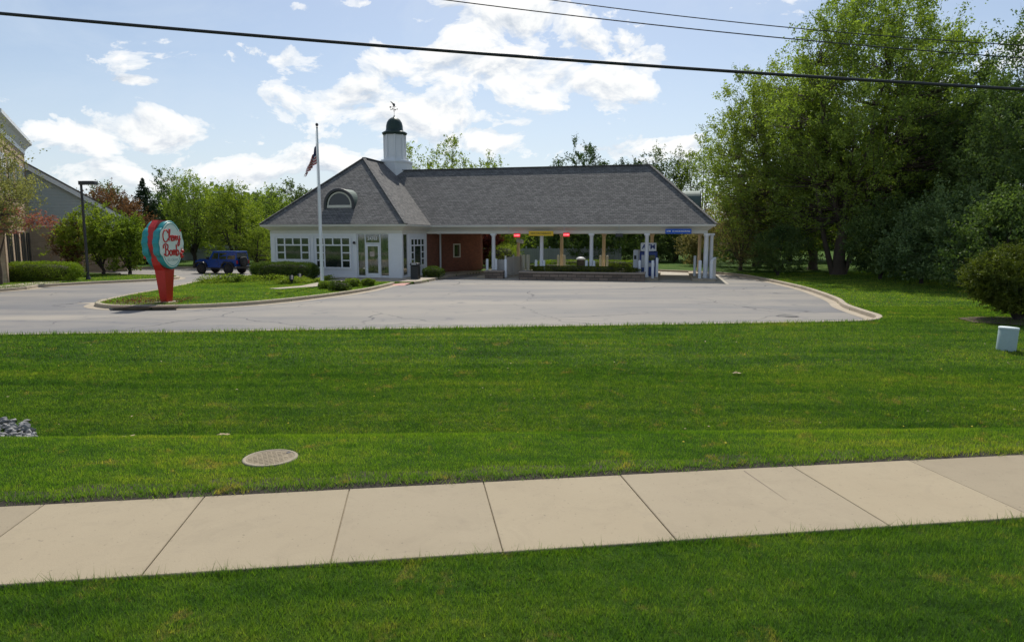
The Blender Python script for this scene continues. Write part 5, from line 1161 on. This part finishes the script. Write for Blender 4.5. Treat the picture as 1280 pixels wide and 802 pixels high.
make_tree('pink_leaved_tree','small tree with pinkish red new leaves under the crabapple','tree',(GX(0,36.5),36.5,.1),4.5,(2.3,1.7,.70),3.45,.10,L['pink'],bk,130,60,.10,.42,55,None,.3,.3,forks=6,inner=.4,droop=.4)
# far woods closing the horizon
n=150000; u=RNG.uniform(-420,1700,n); Y_=RNG.uniform(92,112,n); x=(u-640)/F*Y_; top=6.2+1.5*np.sin(x*.13)+1.2*np.sin(x*.31+2)+.8*np.sin(x*.9)
z=RNG.uniform(0,1,n)**.8*top+RNG.normal(size=n)*.25; o=np_mesh('far_woods',leaf_quads(np.stack([x,Y_,z],1),.75,.3,.7),4,L['back'],RNG.uniform(0,1,n)); tag(o,'far belt of woods closing the horizon','woods',kind='stuff')

# ================================================================= SKY, SUN, CAMERA
wd=bpy.data.worlds.new('World'); scene.world=wd; wd.use_nodes=True; nt=wd.node_tree; bg=nt.nodes['Background']
class WN(NT):
    def __init__(s): s.t=nt; s.n=nt.nodes; s.l=nt.links
W=WN(); sky=W.node('ShaderNodeTexSky',sky_type='NISHITA'); sky.sun_disc=False; sky.sun_elevation=SUN_EL; sky.sun_rotation=SUN_AZ; sky.air_density=1.0; sky.dust_density=1.2; sky.ozone_density=1.0; sky.altitude=200
g=W.coord('Generated'); sp=W.node('ShaderNodeSeparateXYZ'); W.l.new(g,sp.inputs[0])
az=W.math('ARCTAN2',sp.outputs[0],sp.outputs[1]); el=W.math('ARCSINE',sp.outputs[2])
cb=W.node('ShaderNodeCombineXYZ'); W.l.new(az,cb.inputs[0]); W.l.new(W.math('MULTIPLY',el,1.7),cb.inputs[1]); vec=cb.outputs[0]
nA=W.noise(vec,9.0,9,.60,.35); nB=W.noise(vec,26,6,.6)
def px2ae(u,v):
    d=ray(u,v); l=math.sqrt(sum(q*q for q in d)); return math.atan2(d[0],d[1]),math.asin(d[2]/l)
mask=None
blobs=[(160,165,150,32,1.0),(250,182,70,12,.6),(345,74,62,22,.85),(385,82,50,10,.5),(415,128,90,34,1.0),(520,150,110,36,1.0),(590,172,90,24,.9),(452,170,60,10,.6),(640,20,120,55,1.15),(600,80,120,42,1.0),(700,100,110,42,1.0),(735,60,60,30,.8),(830,74,50,20,.8),(832,183,58,14,.9),(745,192,90,14,.8),(300,215,150,22,.8),(170,215,160,20,.55),(1262,62,60,44,1.05),(1230,85,60,25,.8),(375,10,16,8,.7),(455,4,40,7,.6),(170,101,28,5,.6),(650,155,40,9,.5),(440,200,90,18,.7),(-60,130,100,30,.7),(1400,120,120,50,.9),(1180,170,100,40,.8),(40,215,120,22,.5),(900,-120,300,70,.9),(380,-160,260,60,.8)]
for u,v,ru,rv,am in blobs:
    a0,e0=px2ae(u,v); a1,_=px2ae(u+ru,v); _,e1=px2ae(u,v-rv); ra=abs(a1-a0); re=abs(e1-e0)
    dx=W.math('MULTIPLY',W.math('SUBTRACT',az,a0),1/ra); dy=W.math('MULTIPLY',W.math('SUBTRACT',el,e0),1/re)
    d2=W.math('ADD',W.math('MULTIPLY',dx,dx),W.math('MULTIPLY',dy,dy))
    m=W.math('MULTIPLY',W.math('SUBTRACT',1.0,W.math('MULTIPLY',W.math('POWER',d2,.6),.75)),am)
    mask=m if mask is None else W.math('SMOOTH_MAX',mask,m,.12)
mask=W.math('MAXIMUM',mask,-.6)
# clouds elsewhere in the sky (behind the viewer)
bk_=W.math('MULTIPLY',W.ramp(W.noise(g,2.2,5,.6),[(.5,0.0),(.7,1.0)]),W.ramp(sp.outputs[1],[(.0,1.0),(.35,0.0)])); mask=W.math('MAXIMUM',mask,W.math('SUBTRACT',bk_,.3))
dens=W.math('ADD',mask,W.math('MULTIPLY_ADD',nA,4.9,-2.78)); cover=W.ramp(W.math('MULTIPLY_ADD',dens,.5,.5),[(.46,0.0),(.56,.62),(.74,1.0)],'EASE')
mp=W.node('ShaderNodeVectorMath',operation='ADD'); W.l.new(vec,mp.inputs[0]); mp.inputs[1].default_value=(0.004,.022,0); nC=W.noise(mp.outputs[0],9.0,6,.6,.35)
shade=W.math('MULTIPLY_ADD',W.math('SUBTRACT',nA,nC),3.2,W.math('MULTIPLY_ADD',nB,.25,.62)); 
ccol=W.ramp(shade,[(.28,(5.4,6.0,6.8)),(.50,(7.1,7.5,8.0)),(.72,(8.8,8.95,9.0)),(.95,(9.6,9.6,9.5))])
hz=W.ramp(el,[(0.0,.70),(.10,.42),(.24,.13),(.5,.0)])
thin=W.math('MULTIPLY',W.ramp(W.noise(vec,4.0,6,.65,.8),[(.45,0.0),(.78,.38)]),1.0)
base=W.mix(W.math('ADD',hz,0.0),W.mix(1.0,sky.outputs[0],(1,1,1),'MULTIPLY'),(6.3,7.3,8.5)); base=W.mix(thin,base,(6.3,7.2,8.3))
W.l.new(W.mix(cover,base,ccol),bg.inputs[0]); bg.inputs[1].default_value=.10

sl=bpy.data.lights.new('sun','SUN'); sl.energy=4.0; sl.angle=R(.53); sl.color=(1,.955,.88); so=bpy.data.objects.new('sun',sl); COL.objects.link(so)
dv=Vector((math.sin(SUN_AZ)*math.cos(SUN_EL),math.cos(SUN_AZ)*math.cos(SUN_EL),math.sin(SUN_EL))); so.rotation_euler=dv.to_track_quat('Z','Y').to_euler(); so.location=(0,60,60)
cd=bpy.data.cameras.new('camera'); cd.sensor_width=36; cd.lens=36*F/1280; cd.clip_end=5000; cd.clip_start=.05
co=bpy.data.objects.new('camera',cd); COL.objects.link(co); co.location=(0,0,CAMH); co.rotation_euler=(R(90)-PITCH,0,0); scene.camera=co
vs_=scene.view_settings; vs_.view_transform='Standard'; vs_.look='None'; vs_.gamma=1; vs_.exposure=0.14; vs_.use_curve_mapping=False
scene.render.engine='CYCLES'; cy=scene.cycles; cy.max_bounces=6; cy.transparent_max_bounces=4; cy.transmission_bounces=3; cy.diffuse_bounces=3; cy.glossy_bounces=3; cy.use_denoising=True; cy.use_adaptive_sampling=True; cy.adaptive_threshold=.015; cy.sample_clamp_indirect=6
